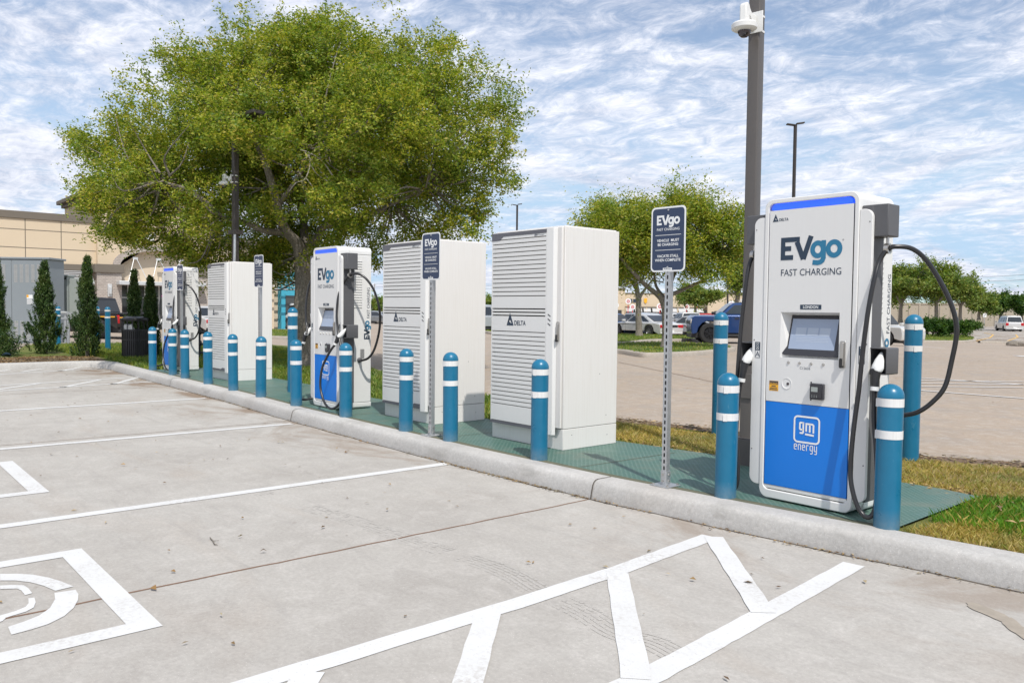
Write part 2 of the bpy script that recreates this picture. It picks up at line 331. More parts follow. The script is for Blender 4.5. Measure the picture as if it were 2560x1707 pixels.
def lathe(bm, prof, n=24, c=(0, 0, 0), mi=0, axis='z'):
    rings = []
    def P(r, h, a):
        if axis == 'z': return (c[0]+r*math.cos(a), c[1]+r*math.sin(a), c[2]+h)
        if axis == 'y': return (c[0]+r*math.cos(a), c[1]+h, c[2]+r*math.sin(a))
        return (c[0]+h, c[1]+r*math.cos(a), c[2]+r*math.sin(a))
    for r, h in prof:
        rings.append([bm.verts.new(P(0, h, 0))] if r < 1e-6 else [bm.verts.new(P(r, h, 2*PI*k/n)) for k in range(n)])
    for A, B in zip(rings, rings[1:]):
        for k in range(n):
            j = (k+1) % n
            q = [A[k % len(A)], A[j % len(A)], B[j % len(B)], B[k % len(B)]]
            u = []; [u.append(x) for x in q if x not in u]
            if len(u) > 2: bm.faces.new(u).material_index = mi
def mk(name, bm, mats, parent=None, smooth=35, bevel=0, seg=2, loc=None, fix=True):
    if fix: bmesh.ops.recalc_face_normals(bm, faces=bm.faces)
    me = bpy.data.meshes.new(name); bm.to_mesh(me); bm.free()
    for x in (mats if isinstance(mats, (list, tuple)) else [mats]): me.materials.append(M[x] if isinstance(x, str) else x)
    if smooth: me.shade_smooth() if hasattr(me, 'shade_smooth') else None; me.set_sharp_from_angle(angle=R_(smooth))
    o = bpy.data.objects.new(name, me); COL.objects.link(o)
    if parent: o.parent = parent
    if loc is not None: o.location = loc
    if bevel:
        b = o.modifiers.new('bevel', 'BEVEL'); b.width = bevel; b.segments = seg; b.limit_method = 'ANGLE'; b.angle_limit = R_(40); b.harden_normals = False
    return o
def tag(o, label=None, cat=None, group=None, kind=None):
    for k, v in (('label', label), ('category', cat), ('group', group), ('kind', kind)):
        if v: o[k] = v
    return o
def thing(name, label, cat, loc=(0, 0, 0), rz=0, group=None):
    o = bpy.data.objects.new(name, None); COL.objects.link(o); o.location = loc; o.rotation_euler = (0, 0, rz); o.empty_display_size = .2
    return tag(o, label, cat, group)
def new(): return bmesh.new()
def dup(o, loc=None, rz=None, label=None, parent=None, group=None, skip=()):
    c = o.copy(); COL.objects.link(c)
    if parent: c.parent = parent
    if loc is not None: c.location = loc
    if rz is not None: c.rotation_euler = (0, 0, rz)
    if label: c['label'] = label
    if group: c['group'] = group
    for ch in [x for x in KIDS(o) if x.name.split('.')[0] not in skip]: dup(ch, parent=c, skip=skip)
    return c
def KIDS(o): return [x for x in COL.objects if x.parent == o]
def poly_sheet(bm, pts, z, mi=0):
    bm.faces.new([bm.verts.new((p[0], p[1], z(p[0], p[1]) if callable(z) else z)) for p in pts]).material_index = mi
def ribbon(bm, pts, wd, z=0, closed=False, mi=0, fn=None):     # flat stroke with mitred joints; fn maps (u, v) -> 3-D
    P = [Vector(p[:2]) for p in pts]; n = len(P); Lf, Rg = [], []
    fn = fn or (lambda u, v: (u, v, z))
    for i in range(n):
        a = P[(i-1) % n] if (closed or i > 0) else None; c = P[(i+1) % n] if (closed or i < n-1) else None
        d1 = (P[i]-a).normalized() if a is not None else None; d2 = (c-P[i]).normalized() if c is not None else None
        if d1 is None: d1 = d2
        if d2 is None: d2 = d1
        t = (d1+d2); t = t.normalized() if t.length > 1e-6 else d1
        nrm = Vector((-t.y, t.x)); k = 1/max(.35, nrm.dot(Vector((-d1.y, d1.x))))
        Lf.append(bm.verts.new(fn(*(P[i]+nrm*wd/2*k)))); Rg.append(bm.verts.new(fn(*(P[i]-nrm*wd/2*k))))
    for i in range(n if closed else n-1):
        j = (i+1) % n; bm.faces.new((Lf[i], Rg[i], Rg[j], Lf[j])).material_index = mi
def arc(cx, cy, r, a0, a1, n=14, ry=None):
    ry = ry or r; return [(cx+r*math.cos(R_(a0+(a1-a0)*i/n)), cy+ry*math.sin(R_(a0+(a1-a0)*i/n))) for i in range(n+1)]
_tc = {}
def text_geo(s, bold=0.0, spacing=1.0):
    k = (s, bold, spacing)
    if k not in _tc:
        cu = bpy.data.curves.new('t', 'FONT'); cu.body = s; cu.size = 1; cu.align_x = 'CENTER'; cu.align_y = 'CENTER'; cu.offset = bold; cu.space_character = spacing; cu.resolution_u = 3
        ob = bpy.data.objects.new('t', cu); COL.objects.link(ob); bpy.context.view_layer.update()
        me = bpy.data.meshes.new_from_object(ob.evaluated_get(bpy.context.evaluated_depsgraph_get()))
        vs = np.array([v.co[:] for v in me.vertices]); fs = [tuple(p.vertices) for p in me.polygons]
        bpy.data.objects.remove(ob); bpy.data.curves.remove(cu); bpy.data.meshes.remove(me)
        vs[:, 0] -= (vs[:, 0].min()+vs[:, 0].max())/2; vs[:, 1] -= (vs[:, 1].min()+vs[:, 1].max())/2
        _tc[k] = (vs, fs)
    return _tc[k]
def text(bm, s, fn, cx, cy, w=None, h=None, bold=0.0, mi=0, spacing=1.0, shear=0):
    vs, fs = text_geo(s, bold, spacing); W = np.ptp(vs[:, 0]); H = np.ptp(vs[:, 1])
    sx = (w/W) if w else None; sy = (h/H) if h else None
    sx = sx or sy; sy = sy or sx
    V = [bm.verts.new(fn(cx+v[0]*sx+shear*v[1]*sy, cy+v[1]*sy)) for v in vs]
    for f in fs:
        try: bm.faces.new([V[i] for i in f]).material_index = mi
        except ValueError: pass
def mesh_np(name, V, F, mats, parent=None, smooth=False):
    me = bpy.data.meshes.new(name); V = np.asarray(V, np.float32); F = np.asarray(F, np.int32); k = F.shape[1]
    me.vertices.add(len(V)); me.vertices.foreach_set('co', V.ravel()); me.loops.add(F.size); me.loops.foreach_set('vertex_index', F.ravel())
    me.polygons.add(len(F)); me.polygons.foreach_set('loop_start', np.arange(0, F.size, k, dtype=np.int32))
    try: me.polygons.foreach_set('loop_total', np.full(len(F), k, np.int32))
    except Exception: pass
    me.update(calc_edges=True); me.validate()
    for x in (mats if isinstance(mats, (list, tuple)) else [mats]): me.materials.append(M[x] if isinstance(x, str) else x)
    o = bpy.data.objects.new(name, me); COL.objects.link(o)
    if parent: o.parent = parent
    return o

# ---------------------------------------------------------------- ground
def sstep(a, b, x): t = min(1, max(0, (x-a)/(b-a))); return t*t*(3-2*t)
def zg(x, y): return -.45*sstep(34, 56, y)
bm = new()
xs = [-900, -500, -300, -200, -140, -100, -80, -60]+list(range(-50, 31, 5))+[50, 90, 150, 300]; ys = [-300, -100, -40, -10, 0, 10, 20, 30]+list(range(34, 61, 2))+[70, 90, 130, 200, 300, 500, 900]
g = [[bm.verts.new((x, y, zg(x, y)-.006)) for y in ys] for x in xs]
for i in range(len(xs)-1):
    for j in range(len(ys)-1): bm.faces.new((g[i][j], g[i+1][j], g[i+1][j+1], g[i][j+1]))
tag(mk('ground', bm, 'aisle'), kind='structure')
KB = [(-21.55, 5.12), (-18, 4.98), (-15.05, 4.89), (-12.4, 4.82), (-10.2, 4.69), (-7.7, 4.63), (-6.14, 4.61), (-4.46, 4.64), (-3.04, 4.76), (-2.18, 4.86), (-1.49, 4.95), (-.5, 5.08), (4, 5.6)]
def kby(x):
    for (a, b), (c, d) in zip(KB, KB[1:]):
        if x <= c: return b+(d-b)*(x-a)/(c-a)
    return KB[-1][1]
KW = .235
# near lot: one sheet of pale concrete
bm = new(); pts = [(-21.7, -14)]+[(-21.7, 5.2)]+[(x, y+.05) for x, y in KB[1:]]+[(4, -14)]
poly_sheet(bm, pts, 0); tag(mk('parking_lot_pavement', bm, 'lot'), kind='structure')
# kerb: rounded profile swept along the row, turning the corner on the left
kpath = [(-21.40, -14.0), (-21.42, 3.0), (-21.44, 4.3), (-21.40, 4.75), (-21.2, 5.0), (-20.8, 5.09)]+[(x, kby(x)) for x in np.arange(-20, 4.1, .6)]
def sweep(bm, path, prof, mi=0):
    P = [Vector(p[:2]) for p in path]; rows = []
    for i in range(len(P)):
        t = (P[min(i+1, len(P)-1)]-P[max(0, i-1)]).normalized(); nn = Vector((-t.y, t.x)); z0 = path[i][2] if len(path[i]) > 2 else 0
        rows.append([bm.verts.new((*(P[i]+nn*d), z0+z)) for d, z in prof])
    for a, b in zip(rows, rows[1:]):
        for k in range(len(prof)-1): bm.faces.new((a[k], b[k], b[k+1], a[k+1])).material_index = mi
KP = [(-.002, -.03), (.0, 0), (.014, .07), (.024, .108), (.036, .130), (.055, .144), (.080, .150), (.12, .151), (KW, .15), (KW+.01, .02)]
bm = new(); sweep(bm, kpath, KP); tag(mk('kerb', bm, 'kerb', smooth=60), kind='structure')
# kerb joints
bm = new()
for x in (-4.46, -10.0, -15.6):
    y = kby(x)
    for (d0, z0), (d1, z1) in zip(KP[1:-1], KP[2:-1]):
        q = [(x-.006, y+d0, z0), (x+.006, y+d0, z0), (x+.006, y+d1, z1), (x-.006, y+d1, z1)]
        bm.faces.new([bm.verts.new((a, b-.002, c+.0025)) for a, b, c in q])
tag(mk('kerb_joints', bm, 'jointdark'), kind='structure')
# pavement joints, stains
bm = new()
def wob(x0, y0, x1, y1, n=40, amp=.006): return [(x0+(x1-x0)*i/n+random.uniform(-amp, amp), y0+(y1-y0)*i/n+random.uniform(-amp, amp)) for i in range(n+1)]
ribbon(bm, wob(-4.47, -6, -4.46, 4.62, 90), .018, .0018)
for x, x2 in ((-10.02, -10.0), (-15.7, -15.6)): ribbon(bm, wob(x, -12, x2, 4.7, 90), .014, .0018)
ribbon(bm, [(x, kby(x)-.012-.008*math.sin(x*7)) for x in np.arange(-20, 4, .15)], .022, .0018, mi=1)
def blob(bm, cx, cy, rx, ry, z, rot=0, mi=0, n=28, amp=.25, sd=0):
    pts = []
    for i in range(n):
        a = 2*PI*i/n; k = 1+amp*noise.noise(Vector((math.cos(a)*1.7+sd*3.1, math.sin(a)*1.7, sd)))*2
        x, y = rx*k*math.cos(a), ry*k*math.sin(a); pts.append((cx+x*math.cos(rot)-y*math.sin(rot), cy+x*math.sin(rot)+y*math.cos(rot)))
    poly_sheet(bm, pts, z, mi)
tag(mk('pavement_joints', bm, ['joint', 'jointdark']), kind='structure')
bm = new()
blob(bm, -1.50, 4.46, .16, .045, .004, R_(-25), sd=1); blob(bm, -1.32, 4.33, .14, .05, .0043, R_(-50), sd=2);
tag(mk('pavement_stains', bm, 'stain'), kind='structure')
# faint tyre tread prints pressed across the stalls
M['tread'] = simple('tyre_tread_print', (.395, .375, .345), .9, var=.1, vs=4)
bm = new(); tp_ = [G(x/1.8375, 860+y/1.8375)[:2] for x, y in ((1160, 660), (1300, 720), (1600, 800), (1900, 905), (2200, 1000), (2351, 1060))]+[G(1280+x/1.8375, 1100+y/1.8375)[:2] for x, y in ((120, 690), (330, 790), (480, 880), (650, 930), (760, 985))]
tq = catmull([(x, y, 0) for x, y in tp_], 24)
for i in range(1, len(tq)-1):
    d = (tq[i+1]-tq[i-1]).normalized(); nn = Vector((-d.y, d.x, 0))
    if noise.noise(tq[i]*1.3) < -.18: continue
    for k in (-.075, -.045, -.015, .015, .045, .075):
        if random.random() < .3: continue
        c_ = tq[i]+nn*k+d*random.uniform(-.01, .01); a_ = d*.012; b_ = nn*.010+d*.006*(1 if k > 0 else -1)
        bm.faces.new([bm.verts.new((*(c_+q_*.8)[:2], .0008+.0012*((i*6+int(k*1000)) % 7)/7)) for q_ in (-a_-b_, a_-b_, a_+b_, -a_+b_)])
tag(mk('tyre_prints', bm, 'tread', smooth=0), kind='structure')
# painted markings
bm = new(); Z1 = .0035
def line(x0, y0, x1, y1, wd=.115): ribbon(bm, wob(x0, y0, x1, y1, max(6, int(8*math.hypot(x1-x0, y1-y0))), .0035), wd, Z1)
line(-6.34, -3, -6.35, 4.6); line(-9.78, -3, -9.74, 4.58); line(-13.25, -3, -13.27, 4.74)
def pl4(a, b, wd=.10): A = G(a[0]/2.24, 500+a[1]/2.24); B = G(b[0]/2.24, 500+b[1]/2.24); line(A.x, A.y, B.x, B.y, wd)
for a, b in (((-300, 968), (350, 925)), ((-300, 995), (600, 940)), ((120, 962), (350, 930)), ((330, 957), (520, 928)), ((-120, 975), (150, 938)), ((-300, 1058), (780, 990)), ((-300, 1088), (870, 1015)), ((-60, 1068), (220, 1027)), ((330, 1052), (560, 1007)), ((630, 1032), (775, 993))): pl4(a, b)
for a in ([(-3.05, -2), (-3.07, 1.2), (-3.085, 2.65), (-3.12, 3.5), (-3.215, 4.5)], [(-2.06, -2), (-2.12, 2.6), (-2.2, 3.5), (-2.315, 4.68)]):
    q = []
    for (x0, y0), (x1, y1) in zip(a, a[1:]): q += wob(x0, y0, x1, y1, 14, .003)[:-1]
    ribbon(bm, q+[a[-1]], .128, Z1)
Z1 = .0055
for a in ((-3.19, 4.50, -2.215, 3.555), (-3.09, 3.44, -2.13, 2.50), (-3.06, 2.47, -2.08, 1.49), (-3.02, 1.5, -2.1, .6)): line(*a, .125)
tag(mk('parking_lines', bm, 'paint', smooth=0), kind='structure')
bm = new()
def boxmark(x0, x1, y0, y1, wd=.128):
    e = wd/2; ribbon(bm, [(x0+e, y0+e), (x1-e, y0+e), (x1-e, y1-e), (x0+e, y1-e)], wd, .0035, closed=True)
boxmark(-5.47, -3.90, -.42, 1.19); boxmark(-8.95, -7.29, -.45, 1.36)
# the charging emblem inside the nearest box: an open broken ring with a smaller one inside it
def gp(x, y, s=1.8375): return G(x/s, 860+y/s, .0085)[:2]
for out_ in ([(0, 1050), (80, 1049), (150, 1053), (220, 1066), (285, 1085), (338, 1107), (255, 1127), (200, 1104), (140, 1088), (70, 1080), (0, 1080)],
             [(347, 1122), (360, 1142), (358, 1170), (338, 1205), (295, 1243), (220, 1280), (140, 1305), (52, 1328), (37, 1292), (110, 1268), (180, 1240), (230, 1205), (253, 1165), (250, 1137)],
             [(0, 1103), (60, 1100), (110, 1102), (130, 1115), (148, 1138), (115, 1147), (98, 1126), (78, 1117), (0, 1119)],
             [(158, 1158), (164, 1180), (155, 1203), (120, 1222), (60, 1240), (28, 1250), (12, 1265), (-60, 1290), (-60, 1262), (0, 1240), (70, 1220), (118, 1200), (132, 1183), (130, 1162)]):
    poly_sheet(bm, [gp(*p) for p in out_], .0035)
tag(mk('stall_emblem', bm, 'paint', smooth=0), kind='structure')
# rear aisle markings, right
bm = new(); M['paint2'] = M['paint']
def gl(a, b, wd, mi=0):
    A = G(*a); B = G(*b); ribbon(bm, [A[:2], B[:2]], wd, zg(A.x, A.y)+.006, mi=mi)
gl((2290, 944), (2560, 961), .10); gl((2290, 975), (2560, 996), .10)
for k, (y0, y1) in enumerate(((951, 967), (958, 975), (966, 984))): gl((2290, y0), (2560, y0+3), .09)
gl((2300, 858), (2380, 862), .12); gl((2540, 890), (2700, 892), .5)
gl((1546, 905), (1800, 958), .03, 1)
tag(mk('aisle_lines', bm, ['paint', 'joint']), kind='structure')

# tread-plate deck
def py_back(x): return 6.62 if x > -3 else 6.62+(-3-x)*(-.0)+( -.28 if -6.5 < x < -3.2 else -.18)
bm = new(); x0, x1 = -17.9, -2.28
front = [(x, kby(x)+KW+.075) for x in np.arange(x0, x1+.01, .4)]+[(x1, kby(x1)+KW+.075)]
back = [(x1-.02, 6.55), (-2.6, 6.6), (-3.4, 6.58), (-4.6, 6.42), (-5.7, 6.28), (-7.8, 6.25), (-10.6, 6.3), (-13.2, 6.5), (-15.6, 6.55), (-17.9, 6.7)]
poly_sheet(bm, front+back, .150); tag(mk('tread_plate_deck', bm, 'plate'), kind='structure')
bm = new(); ribbon(bm, [(x, kby(x)+KW+.035) for x in np.arange(x0, x1+.01, .4)], .082, .1495)
for x in (-4.9, -6.9, -9.05, -12.9, -15.2): ribbon(bm, [(x, kby(x)+KW+.1), (x+.05, 6.2)], .01, .1535)
tag(mk('deck_edge_frame', bm, 'plateframe'), kind='structure')

# lawn and planting ground behind the kerb
bm = new()
EDG = [(4, 9.9), (-.8, 8.75), (-2.6, 8.45), (-3.5, 7.97), (-5.6, 7.92), (-6.93, 7.66), (-9, 7.9), (-12, 8.4), (-15, 9.2), (-18, 10.2), (-22, 11.4), (-27, 12.6), (-29.5, 12.2), (-30.8, 9.0), (-31.2, 6.6), (-31.4, 5.2)]
lawn_in = [(-27.9, 4.4), (-27.6, 3.0), (-27.5, -14), (-21.65, -14), (-21.66, 3.0), (-21.66, 4.5), (-21.5, 5.15), (-21.0, 5.33)]
poly = lawn_in+[(x, kby(x)+KW+.004) for x in np.arange(-20, 4.1, 1.0)]+EDG
poly_sheet(bm, poly, .128); bmesh.ops.triangulate(bm, faces=bm.faces); tag(mk('lawn_ground', bm, 'turf'), kind='structure')
bm = new(); poly_sheet(bm, [(-21.68, 5.3), (-21.68, -14), (-23.9, -14), (-24.2, 3), (-24.0, 4.8), (-23.3, 5.5)], .133); tag(mk('mulch_bed', bm, 'soil'), kind='structure')
bm = new(); poly_sheet(bm, [(x, y-.22) for x, y in EDG[:7]]+[(x, y+.08) for x, y in EDG[:7]][::-1], .131); tag(mk('bare_soil_edge', bm, 'soil'), kind='structure')
bm = new()
q = [(-1.2, 5.3), (.5, 5.5), (4, 6.0), (4, 5.78), (.5, 5.36), (-1.5, 5.2), (-2.2, 5.12), (-2.2, 5.6), (-1.8, 5.6)]
poly_sheet(bm, q, .1345); poly_sheet(bm, [(-2.5, 6.62), (-1.6, 7.0), (.5, 7.5), (.5, 7.9), (-2.6, 8.2), (-3.6, 7.7), (-6.8, 7.45), (-6.8, 6.5), (-4.6, 6.5)], .1345)
bmesh.ops.triangulate(bm, faces=bm.faces); tag(mk('dry_turf_ground', bm, 'dryturf'), kind='structure')

def inpoly(P, poly):
    x, y = P[:, 0], P[:, 1]; r = np.zeros(len(P), bool); n = len(poly)
    for i in range(n):
        x1_, y1_ = poly[i]; x2_, y2_ = poly[(i+1) % n]
        if y1_ == y2_: continue
        c = ((y1_ > y) != (y2_ > y)) & (x < (x2_-x1_)*(y-y1_)/(y2_-y1_)+x1_); r ^= c
    return r
def scatter(poly, dens):
    a = np.array(poly); lo, hi = a.min(0), a.max(0); n = int((hi-lo).prod()*dens); P = RNG.uniform(lo, hi, (n, 2)); return P[inpoly(P, poly)]
def blades(name, P, z, h, wd, mat, lean=.5, zf=None):
    n = len(P); a = RNG.uniform(0, 2*PI, n); hh = h*RNG.uniform(.45, 1.3, n); b = RNG.uniform(0, 2*PI, n); le = lean*hh*RNG.uniform(.2, 1.2, n)
    zz_ = z if zf is None else zf
    dx, dy = np.cos(a)*wd/2, np.sin(a)*wd/2; lx, ly = np.cos(b)*le, np.sin(b)*le
    V = np.zeros((n, 4, 3)); V[:, 0] = np.c_[P[:, 0]-dx, P[:, 1]-dy, np.full(n, z)]; V[:, 1] = np.c_[P[:, 0]+dx, P[:, 1]+dy, np.full(n, z)]
    V[:, 2] = np.c_[P[:, 0]+dx*.7+lx*.45, P[:, 1]+dy*.7+ly*.45, z+hh*.62]; V[:, 3] = np.c_[P[:, 0]+lx, P[:, 1]+ly, z+hh]
    return mesh_np(name, V.reshape(-1, 3), np.arange(n*4).reshape(-1, 4), mat)
deckpoly = front+back
def clear(P, extra=0): return P[~inpoly(P, deckpoly)]
LAWN = poly
dryA = [(-2.25, 5.14), (-1.5, 5.22), (0, 5.36), (4, 5.86), (4, 6.2), (0, 5.72), (-1.2, 5.62), (-2.05, 5.72)]
dryB = [(-2.5, 6.62), (-1.9, 6.75), (-1.0, 7.35), (1, 7.9), (1, 8.35), (-2.6, 8.0), (-3.6, 7.65), (-6.9, 7.35), (-6.9, 6.3), (-4.6, 6.46)]
greenA = [(-2.25, 5.55), (-1.2, 5.5), (0, 5.6), (4, 6.1), (4, 8.6), (1, 8.1), (-1.0, 7.5), (-1.9, 6.85), (-2.28, 6.5)]
for nm, P_, h, wd, mt, ln, lab, ct in (
    ('dry_grass', np.vstack([scatter(dryA, 9500), scatter(dryB, 3800)]), .042, .006, 'grassdry', 1.0, 'straw coloured dry grass along kerb and behind the deck', 'grass'),
    ('green_grass', np.vstack([scatter(greenA, 4500)]), .06, .006, 'grasslush', .7, 'green grass clump beside the nearest charger deck', 'grass'),
    ('lawn_grass', np.vstack([scatter([(-6.9, 6.2), (-6.9, 7.6), (-9, 7.7), (-12, 8.2), (-15, 9.0), (-18, 10), (-23, 11), (-28, 12), (-30.5, 8.8), (-31, 5.3), (-24.2, 5.2), (-23.3, 5.6), (-21, 5.4), (-18, 5.26), (-17.9, 6.7), (-13, 6.5)], 700)]), .09, .014, 'grassgreen', .7, 'green lawn grass under the large oak tree', 'grass'),
    ('mixed_dry_grass', clear(scatter(greenA, 700)), .07, .006, 'grassdry', 1.0, 'dry blades mixed through the green grass by the deck', 'grass')):
    P_ = clear(P_) if nm != 'mixed_dry_grass' else P_
    tag(blades(nm, P_, .128, h, wd, mt, ln), lab, ct, kind='stuff')
def flakes(P, z, size, curl=.4):
    n = len(P); a = RNG.uniform(0, 2*PI, n); s = size*RNG.uniform(.5, 1.4, n); w_ = s*RNG.uniform(.25, .5, n); t = np.c_[np.cos(a), np.sin(a)]; u = np.c_[-np.sin(a), np.cos(a)]
    V = np.zeros((n, 4, 3)); zz2 = z+RNG.uniform(.001, .012, n)*size/.04
    for k, (p, q, c) in enumerate(((-1, 0, 0), (0, -1, 1), (1, 0, 0), (0, 1, 1))):
        V[:, k, :2] = P+t*(p*s/2)[:, None]+u*(q*w_/2)[:, None]; V[:, k, 2] = zz2+RNG.uniform(0, curl, n)*w_*c
    return V.reshape(-1, 3), np.arange(n*4).reshape(-1, 4)
edgeL = scatter([(x, y-.30) for x, y in EDG[:7]]+[(x, y+.12) for x, y in EDG[:7]][::-1], 520)
deckL = scatter([(-2.4, 6.45), (-2.2, 6.9), (-3.6, 6.85), (-4.8, 6.65), (-6.8, 6.45), (-6.8, 6.22), (-4.6, 6.36)], 330)
kerbL = np.array([(x+random.gauss(0, .08), kby(x)-abs(random.gauss(0, .026))-.006) for x in np.concatenate([np.random.default_rng(3).normal(c_, s_, k_) for c_, s_, k_ in ((-5.3, .45, 260), (-6.3, .3, 120), (-4.4, .5, 60), (-3.1, .5, 60), (-2.5, .3, 60), (-8.6, .5, 90), (-12.5, 1.4, 300), (-17, 1.5, 200), (-1.8, .3, 40))])])
gr = scatter([(-1.9, 5.6), (1, 5.7), (1, 7.8), (-2.2, 6.6)], 28)
for nm, P_, z_, s_, lab in (('leaf_litter', np.vstack([edgeL, deckL]), .134, .055, 'brown fallen leaves along the far edge of the lawn strip'), ('kerb_debris', kerbL, .005, .026, 'brown leaf crumbs gathered along the foot of the kerb'), ('mulch_chips', scatter([(-21.7, 5.2), (-21.7, 0), (-24, 0), (-24.2, 3), (-24.0, 4.8), (-23.3, 5.4)], 420), .14, .07, 'brown bark mulch chips below the cypress shrubs'), ('lawn_leaves', gr, .185, .07, 'dry tan leaves lying on the green grass')):
    V_, F_ = flakes(P_, z_, s_); tag(mesh_np(nm, V_, F_, 'litter'), lab, 'leaf litter', kind='stuff')
# loose leaves on the pavement (r3b / r4b are zoomed views of the photo, 1.8375x)
lv = [(145, 457), (367, 345), (270, 410), (90, 345), (720, 500), (765, 510), (1090, 447), (960, 460), (1013, 473), (715, 450), (938, 536), (1045, 530), (870, 560), (755, 643), (1115, 805), (1375, 565), (1310, 563), (1297, 457), (1590, 502), (1547, 487), (1595, 713), (1688, 735), (1780, 768), (1500, 800), (1543, 670), (775, 960), (795, 1052), (850, 1384), (1070, 1384), (1015, 1256), (705, 1131), (1103, 893), (1210, 961), (1862, 1254), (235, 511), (565, 560), (1655, 452), (1145, 445), (1280, 455), (1790, 650), (2155, 660), (1485, 848), (340, 767), (486, 824)]
P1 = np.array([G(x/1.8375, 860+y/1.8375)[:2] for x, y in lv]+[G(1280+x/1.8375, 1100+y/1.8375)[:2] for x, y in [(98, 565), (630, 513), (716, 623), (1150, 551), (910, 413), (635, 338), (432, 290), (467, 298), (985, 1105), (1085, 660), (830, 650), (1250, 480)]])
V_, F_ = flakes(P1, .006, .045, .8); V2, F2 = flakes(np.vstack([scatter([(-21, 0), (-21, 4.8), (-12, 4.6), (-12, 0)], 3.2), scatter([(-12, 0), (-12, 4.5), (-2, 4.5), (-2, .5)], 1.2)]), .005, .035)
V3, F3 = flakes(scatter([(-17, 9.5), (-3, 8.2), (4, 9.5), (4, 30), (-20, 30)], .25), .004, .05)
tag(mesh_np('fallen_leaves', np.vstack([V_, V2, V3]), np.vstack([F_, F2+len(V_), F3+len(V_)+len(V2)]), 'litter'), 'small brown leaves scattered over the pale pavement', 'leaves', kind='stuff')
bm = new(); q = [G(x/1.8375, 860+y/1.8375, .008) for x, y in ((965, 888), (978, 903), (985, 918), (1000, 921))]; tube(bm, q, [.004, .004, .003, .002], 6); tube(bm, [q[1], q[1]+Vector((.05, .02, .01))], .002, 5)
tag(mk('twig', bm, 'bark'), 'short forked twig lying on the near stall pavement', 'twig')

# ---------------------------------------------------------------- bollards
DK = .15
def bollard_proto(H, r=.0775):
    t = thing('bollard', 'x', 'bollard')
    bm = new(); prof = [(r, 0), (r, H-.088), (r+.0022, H-.0875), (r+.0022, H-.080)]+[((r+.0022)*math.cos(a), H-.080+.080*math.sin(a)) for a in np.linspace(.05, PI/2-.001, 9)]
    prof[-1] = (0, H); lathe(bm, prof, 32); mk('sleeve', bm, 'bollard', t)
    for z0, z1 in ((H-.143, H-.09), (H-.345, H-.292)):
        bm = new(); lathe(bm, [(r+.0005, z0), (r+.0016, z0+.0006), (r+.0016, z1-.0006), (r+.0005, z1)], 32)
        box(bm, -.03, .0, -r-.0026, -r, z0-.003, z1-.004); mk('reflective_band', bm, 'tape', t)
    return t
bA = bollard_proto(.915); bT = bollard_proto(1.45)
GB = 'short blue bollards along the kerb'; GT = 'tall blue bollards behind the equipment'
spots = [(-2.331, 5.125, 'short blue bollard at the right end of the deck, nearest in the row'), (-3.465, 4.991+.03, 'short blue bollard just left of the nearest white charger'),
 (-5.396, 4.93, 'short blue bollard in front of the nearest power cabinet'), (-6.716, 4.90, 'short blue bollard just right of the second sign post'),
 (-7.555, 4.90, 'short blue bollard in front of the middle power cabinet'), (-8.97, 4.935, 'short blue bollard, right one of the touching pair before the second charger'),
 (-9.13, 5.02, 'short blue bollard, left one of the touching pair before the second charger'), (-10.374, 4.945, 'short blue bollard behind the drooping left cable of the second charger'),
 (-11.688, 5.0, 'short blue bollard at the foot of the third sign, before the farthest cabinet'), (-12.84, 5.03, 'short blue bollard in front of the slatted door of the farthest cabinet'),
 (-14.156, 5.10, 'short blue bollard between the farthest charger and the farthest cabinet'), (-15.514, 5.16, 'short blue bollard beside the farthest sign post'),
 (-16.37, 5.21, 'short blue bollard in front of the farthest charger screen'), (-17.805, 5.26, 'short blue bollard left of the farthest charger, behind its cable')]
for i, (x, y, lab) in enumerate(spots):
    o = bA if i == 0 else dup(bA); o.location = (x, y, DK-.005); o.rotation_euler = (R_(random.uniform(-.5, .5)), R_(random.uniform(-.5, .5)), random.uniform(-1, 1)+.2); o['label'] = lab; o['group'] = GB
q = Gd(672, 842, .1)
tall = [(-3.33, 7.76, 'tall blue bollard behind the nearest charger, right of it'), (-5.33, 7.57, 'tall blue bollard behind the gap between charger and nearest cabinet'), (-10.9, 6.72, 'x')]
d_ = atd(672, 700, 12.9); tall[2] = (d_.x, d_.y, 'tall blue bollard beside the large oak trunk')
for px, dep, lab in ((342, 21.8, 'tall blue bollard behind the black bin, in front of a cypress'), (247, 24.6, 'tall blue bollard left of the bin, in front of the black pickup tailgate'), (223, 27.5, 'tall blue bollard half hidden by the second cypress'), (133, 27, 'tall blue bollard right of the first cypress, behind the steel rack')):
    d_ = atd(px, 700, dep); tall.append((d_.x, d_.y, lab))
for i, (x, y, lab) in enumerate(tall):
    o = bT if i == 0 else dup(bT); o.location = (x, y, .05 if i < 3 else .0); o['label'] = lab; o['group'] = GT; o.rotation_euler = (0, R_(random.uniform(-.4, .4)), random.uniform(-1, 1))

